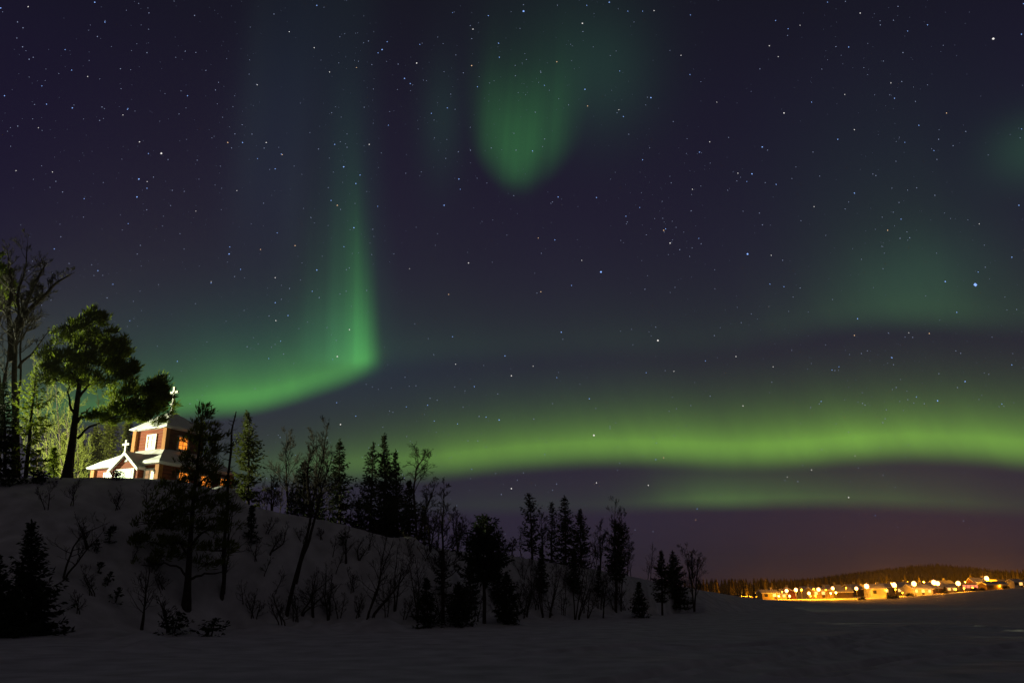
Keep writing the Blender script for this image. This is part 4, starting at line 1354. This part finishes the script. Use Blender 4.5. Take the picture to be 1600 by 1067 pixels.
# dark bushes on the beach before the houses
for k, (X, D, h, lab) in enumerate([(1347, 300, 1.5, 'dark bush on the beach before the tall barn'), (1392, 298, 1.6, 'dark bush on the beach before the tall yellow house'), (1400, 299, 1.2, 'smaller dark bush next to the beach bush before the yellow house'),
                                    (1422, 304, 1.7, 'snowy dark bush before the long white house'), (1474, 306, 1.8, 'dark bush under the steep roofed red house'), (1524, 300, 1.6, 'dark bush below the flat grey block'),
                                    (1535, 300, 1.2, 'low dark bush beside the boathouse'), (1572, 300, 1.3, 'dark bush between the boathouse and the little hut')]):
    b = ground(X, D)
    rng = np.random.default_rng(300 + k)
    g = Geo()
    n = 260
    d = unit(rng.normal(size=(n, 3))); d[:, 2] = abs(d[:, 2])
    P = d * rng.uniform(.2, .9, (n, 1)) * [h * 1.1, h * .9, h * .8]
    needles(g, P, unit(d + [0, 0, .4]), .5, .16, rng)
    o = g.build('bush', NEEDLE, origin=(0, 0, 0))
    o.location = Vector(b)
    tag(o, lab, 'bush', 'dark bushes on the far beach')

# ------------------------------------------------------------------ wooded hill behind the village
hp = [(1140, 922), (1180, 916), (1230, 911), (1300, 903), (1360, 894), (1410, 888), (1455, 885), (1500, 889), (1540, 896), (1580, 900), (1640, 905), (1720, 912), (1800, 922)]
HD = 760.0
hx = np.array([at(x, y, HD)[0] for x, y in hp]); hh = np.array([at(x, y, HD)[2] for x, y in hp])
xs = np.linspace(hx[0] - 40, hx[-1] + 60, 90)
ys = np.linspace(HD - 260, HD + 300, 50)


def hillz(x, y):
    k = np.exp(-(((y - HD) / np.where(y < HD, 150, 190)) ** 2))
    return np.interp(x, hx, hh, left=0, right=0) * k + vnoise(x, y, 30, 4) * 1.5 * k + 2.5


HX, HY = np.meshgrid(xs, ys)
HZ = hillz(HX, HY) - 3
g = Geo()
nx = len(xs)
g.add(np.stack([HX, HY, HZ], -1).reshape(-1, 3), [(i * nx + j, i * nx + j + 1, (i + 1) * nx + j + 1, (i + 1) * nx + j) for i in range(len(ys) - 1) for j in range(nx - 1)])
HILLM = mat('hill_forest_floor', (.06, .05, .04), .9, .4, .05)
ho = g.build('hill', HILLM, smooth=True)
tag(ho, kind='structure')
g = Geo()
n = 5200
fx = VR.uniform(hx[0], hx[-1], n); fy = VR.uniform(HD - 230, HD + 60, n)
fz = hillz(fx, fy) - 3.4
th = VR.uniform(2.2, 4.2, n)
ne = 900
ex = VR.uniform(95, 270, ne); ey = VR.uniform(388, 480, ne)
fx = np.concatenate([fx, ex]); fy = np.concatenate([fy, ey]); fz = np.concatenate([fz, height(ex, ey) - .4]); th = np.concatenate([th, VR.uniform(4, 8.5, ne)]); n += ne
q = []
for k in range(3):
    a = VR.uniform(0, 3.14, n)
    w = th * VR.uniform(.14, .24, n)
    q.append(np.stack([np.stack([fx - np.cos(a) * w, fy - np.sin(a) * w, fz], 1), np.stack([fx + np.cos(a) * w, fy + np.sin(a) * w, fz], 1), np.stack([fx, fy, fz + th], 1)], 1))
g.quads(np.concatenate(q))
fo = g.build('forest', CONM)
tag(fo, 'dark forest covering the hill behind the village', 'forest', kind='stuff')

# ------------------------------------------------------------------ stars
STARM = []
for nme, c, e in (('white', (1, .95, .92), 1.0), ('blue', (.26, .45, 1.0), 1.3), ('orange', (1.0, .62, .35), 1.0), ('faint', (.52, .62, .95), .55), ('dim', (.5, .6, .95), .26)):
    m = bpy.data.materials.new('starlight_' + nme)
    m.use_nodes = True
    t = m.node_tree
    t.nodes.clear()
    o = t.nodes.new('ShaderNodeOutputMaterial'); em = t.nodes.new('ShaderNodeEmission')
    em.inputs[0].default_value = (*c, 1); em.inputs[1].default_value = e
    t.links.new(em.outputs[0], o.inputs[0])
    m.cycles.emission_sampling = 'NONE'
    STARM.append(m)
STARS = '44,11,5w 148,4,7b 1,13,6b 164,35,5b 7,150,5b 293,150,5b 113,169,6b 252,240,10w 218,222,6w 217,280,9b 214,308,8b 230,284,4w 356,223,6o 379,223,6b 416,223,6w 441,242,6o 523,226,5b 537,261,9b 527,321,7o 495,9,6b 452,50,5w 491,75,5w 515,113,5w 402,133,4w 430,264,5b 370,298,4w 25,267,4w 82,269,4w 192,180,4w 137,120,4w 112,110,4b 818,18,11b 952,4,8b 910,37,9w 597,78,9b 651,99,8w 632,123,7b 641,131,5b 737,103,8o 739,46,7w 763,25,5b 914,140,7b 918,166,5o 1017,153,8b 967,172,4w 577,226,6w 556,287,6b 717,280,6b 694,321,7b 932,309,5b 872,308,5b 870,97,5o 779,68,5b 832,236,5b 1064,87,5w 1022,17,5w 1004,18,4b 981,18,4b 699,169,4b 557,106,4o 656,70,4b 746,136,4b 1344,21,6w 1552,61,12w 1596,54,5b 1225,177,9w 1191,230,8b 1175,272,8b 1153,271,5w 1109,222,5w 1093,238,5b 1309,218,5b 1335,203,5w 1326,74,5b 1202,72,5w 1216,89,4w 1392,130,4w 1268,160,4b 1320,148,4w 1479,177,5o 1335,302,6b 1272,323,4w 1592,321,5b 1078,117,4b 1082,296,5w 358,397,8b 495,422,7b 553,356,7b 461,384,6o 407,390,5o 430,434,5w 430,473,5b 431,501,6w 450,493,5b 546,515,7w 527,557,9w 732,411,7w 701,460,5o 707,526,4b 712,569,5w 789,556,6b 799,587,8w 741,604,5b 780,656,7b 526,629,4b 359,386,4b 376,421,4b 939,425,11b 1168,397,10b 1037,360,7o 1047,380,8w 1028,532,10w 877,519,7b 845,456,6o 841,372,4o 867,375,5b 833,572,4w 921,623,6b 1150,557,5w 978,338,4b 909,407,4w 893,446,4b 1053,580,4w 1161,634,6w 1524,445,23b 1477,440,8b 1387,360,6o 1495,488,5b 1340,498,6b 1335,524,6o 1452,521,6o 1394,559,4b 1508,596,7b 1465,626,8b 1283,627,4b 1300,578,4b 1581,402,5b 1581,570,4b 1203,444,4b 1225,448,4b 1205,399,4w 1208,573,4w 928,680,10w 799,763,9w 932,754,7w 1013,758,7w 1037,715,5o 1326,777,8w 1268,734,5w 1087,812,4o 532,663,9w 1336,712,3w 1230,745,3w 200,170,3b 60,200,3w 306,330,3w 330,440,3w 420,560,3b 640,420,3w 870,590,3b 1120,160,3w 1250,40,3w 1420,520,3w 1530,350,3w'
SD = 9000.0
g = Geo()
mids = []
OCT = np.array([(1, 0, 0), (-1, 0, 0), (0, 1, 0), (0, -1, 0), (0, 0, 1), (0, 0, -1)], float)
OF = [(0, 2, 4), (2, 1, 4), (1, 3, 4), (3, 0, 4), (2, 0, 5), (1, 2, 5), (3, 1, 5), (0, 3, 5)]


def star(d, r, mi):
    g.add(np.array([0, 0, EYE]) + d * SD + OCT * r * SD / F, OF)
    mids.extend([mi] * 8)


for s in STARS.split():
    x, y, b = s.split(',')
    v = int(b[:-1])
    d = ray(float(x), float(y)); d /= np.linalg.norm(d)
    star(d, .34 + .085 * v + (.35 if v > 9 else 0), 'wbo'.index(b[-1]))
SR = np.random.default_rng(2024)
k = 0
while k < 5500:
    a = SR.uniform(-1.1, 1.1); e = math.asin(SR.uniform(.06, .93))
    d = np.array([math.sin(a) * math.cos(e), math.cos(a) * math.cos(e), math.sin(e)])
    if vnoise(np.array([a * 10]), np.array([e * 10]), 1.0, 9)[0] + .5 < SR.uniform(0, .9): continue
    if e < .14 and SR.random() < .6: continue
    m_ = SR.random() ** 2.6
    star(d, .36 + .40 * m_, (3 if m_ > .22 else 4) if SR.random() < .8 else 1 if m_ > .5 else 4)
    k += 1
so = g.build('stars', STARM)
so.data.polygons.foreach_set('material_index', mids)
tag(so, 'white, blue and orange stars scattered over the night sky', 'stars', kind='stuff')

# ------------------------------------------------------------------ thin winter haze in the valley
g = Geo(); g.box(-1650, 1650, -1650, 1650, -4, 75)
hm = bpy.data.materials.new('winter_haze'); hm.use_nodes = True
t = hm.node_tree; t.nodes.clear()
o_ = t.nodes.new('ShaderNodeOutputMaterial'); pv = t.nodes.new('ShaderNodeVolumePrincipled')
pv.inputs['Color'].default_value = (.9, .9, .9, 1); pv.inputs['Density'].default_value = 0.00028
pv.inputs['Anisotropy'].default_value = 0.3
t.links.new(pv.outputs[0], o_.inputs['Volume'])
hz_o = g.build('haze', hm)
tag(hz_o, 'thin cold haze lying over the lake and village', 'haze', kind='stuff')
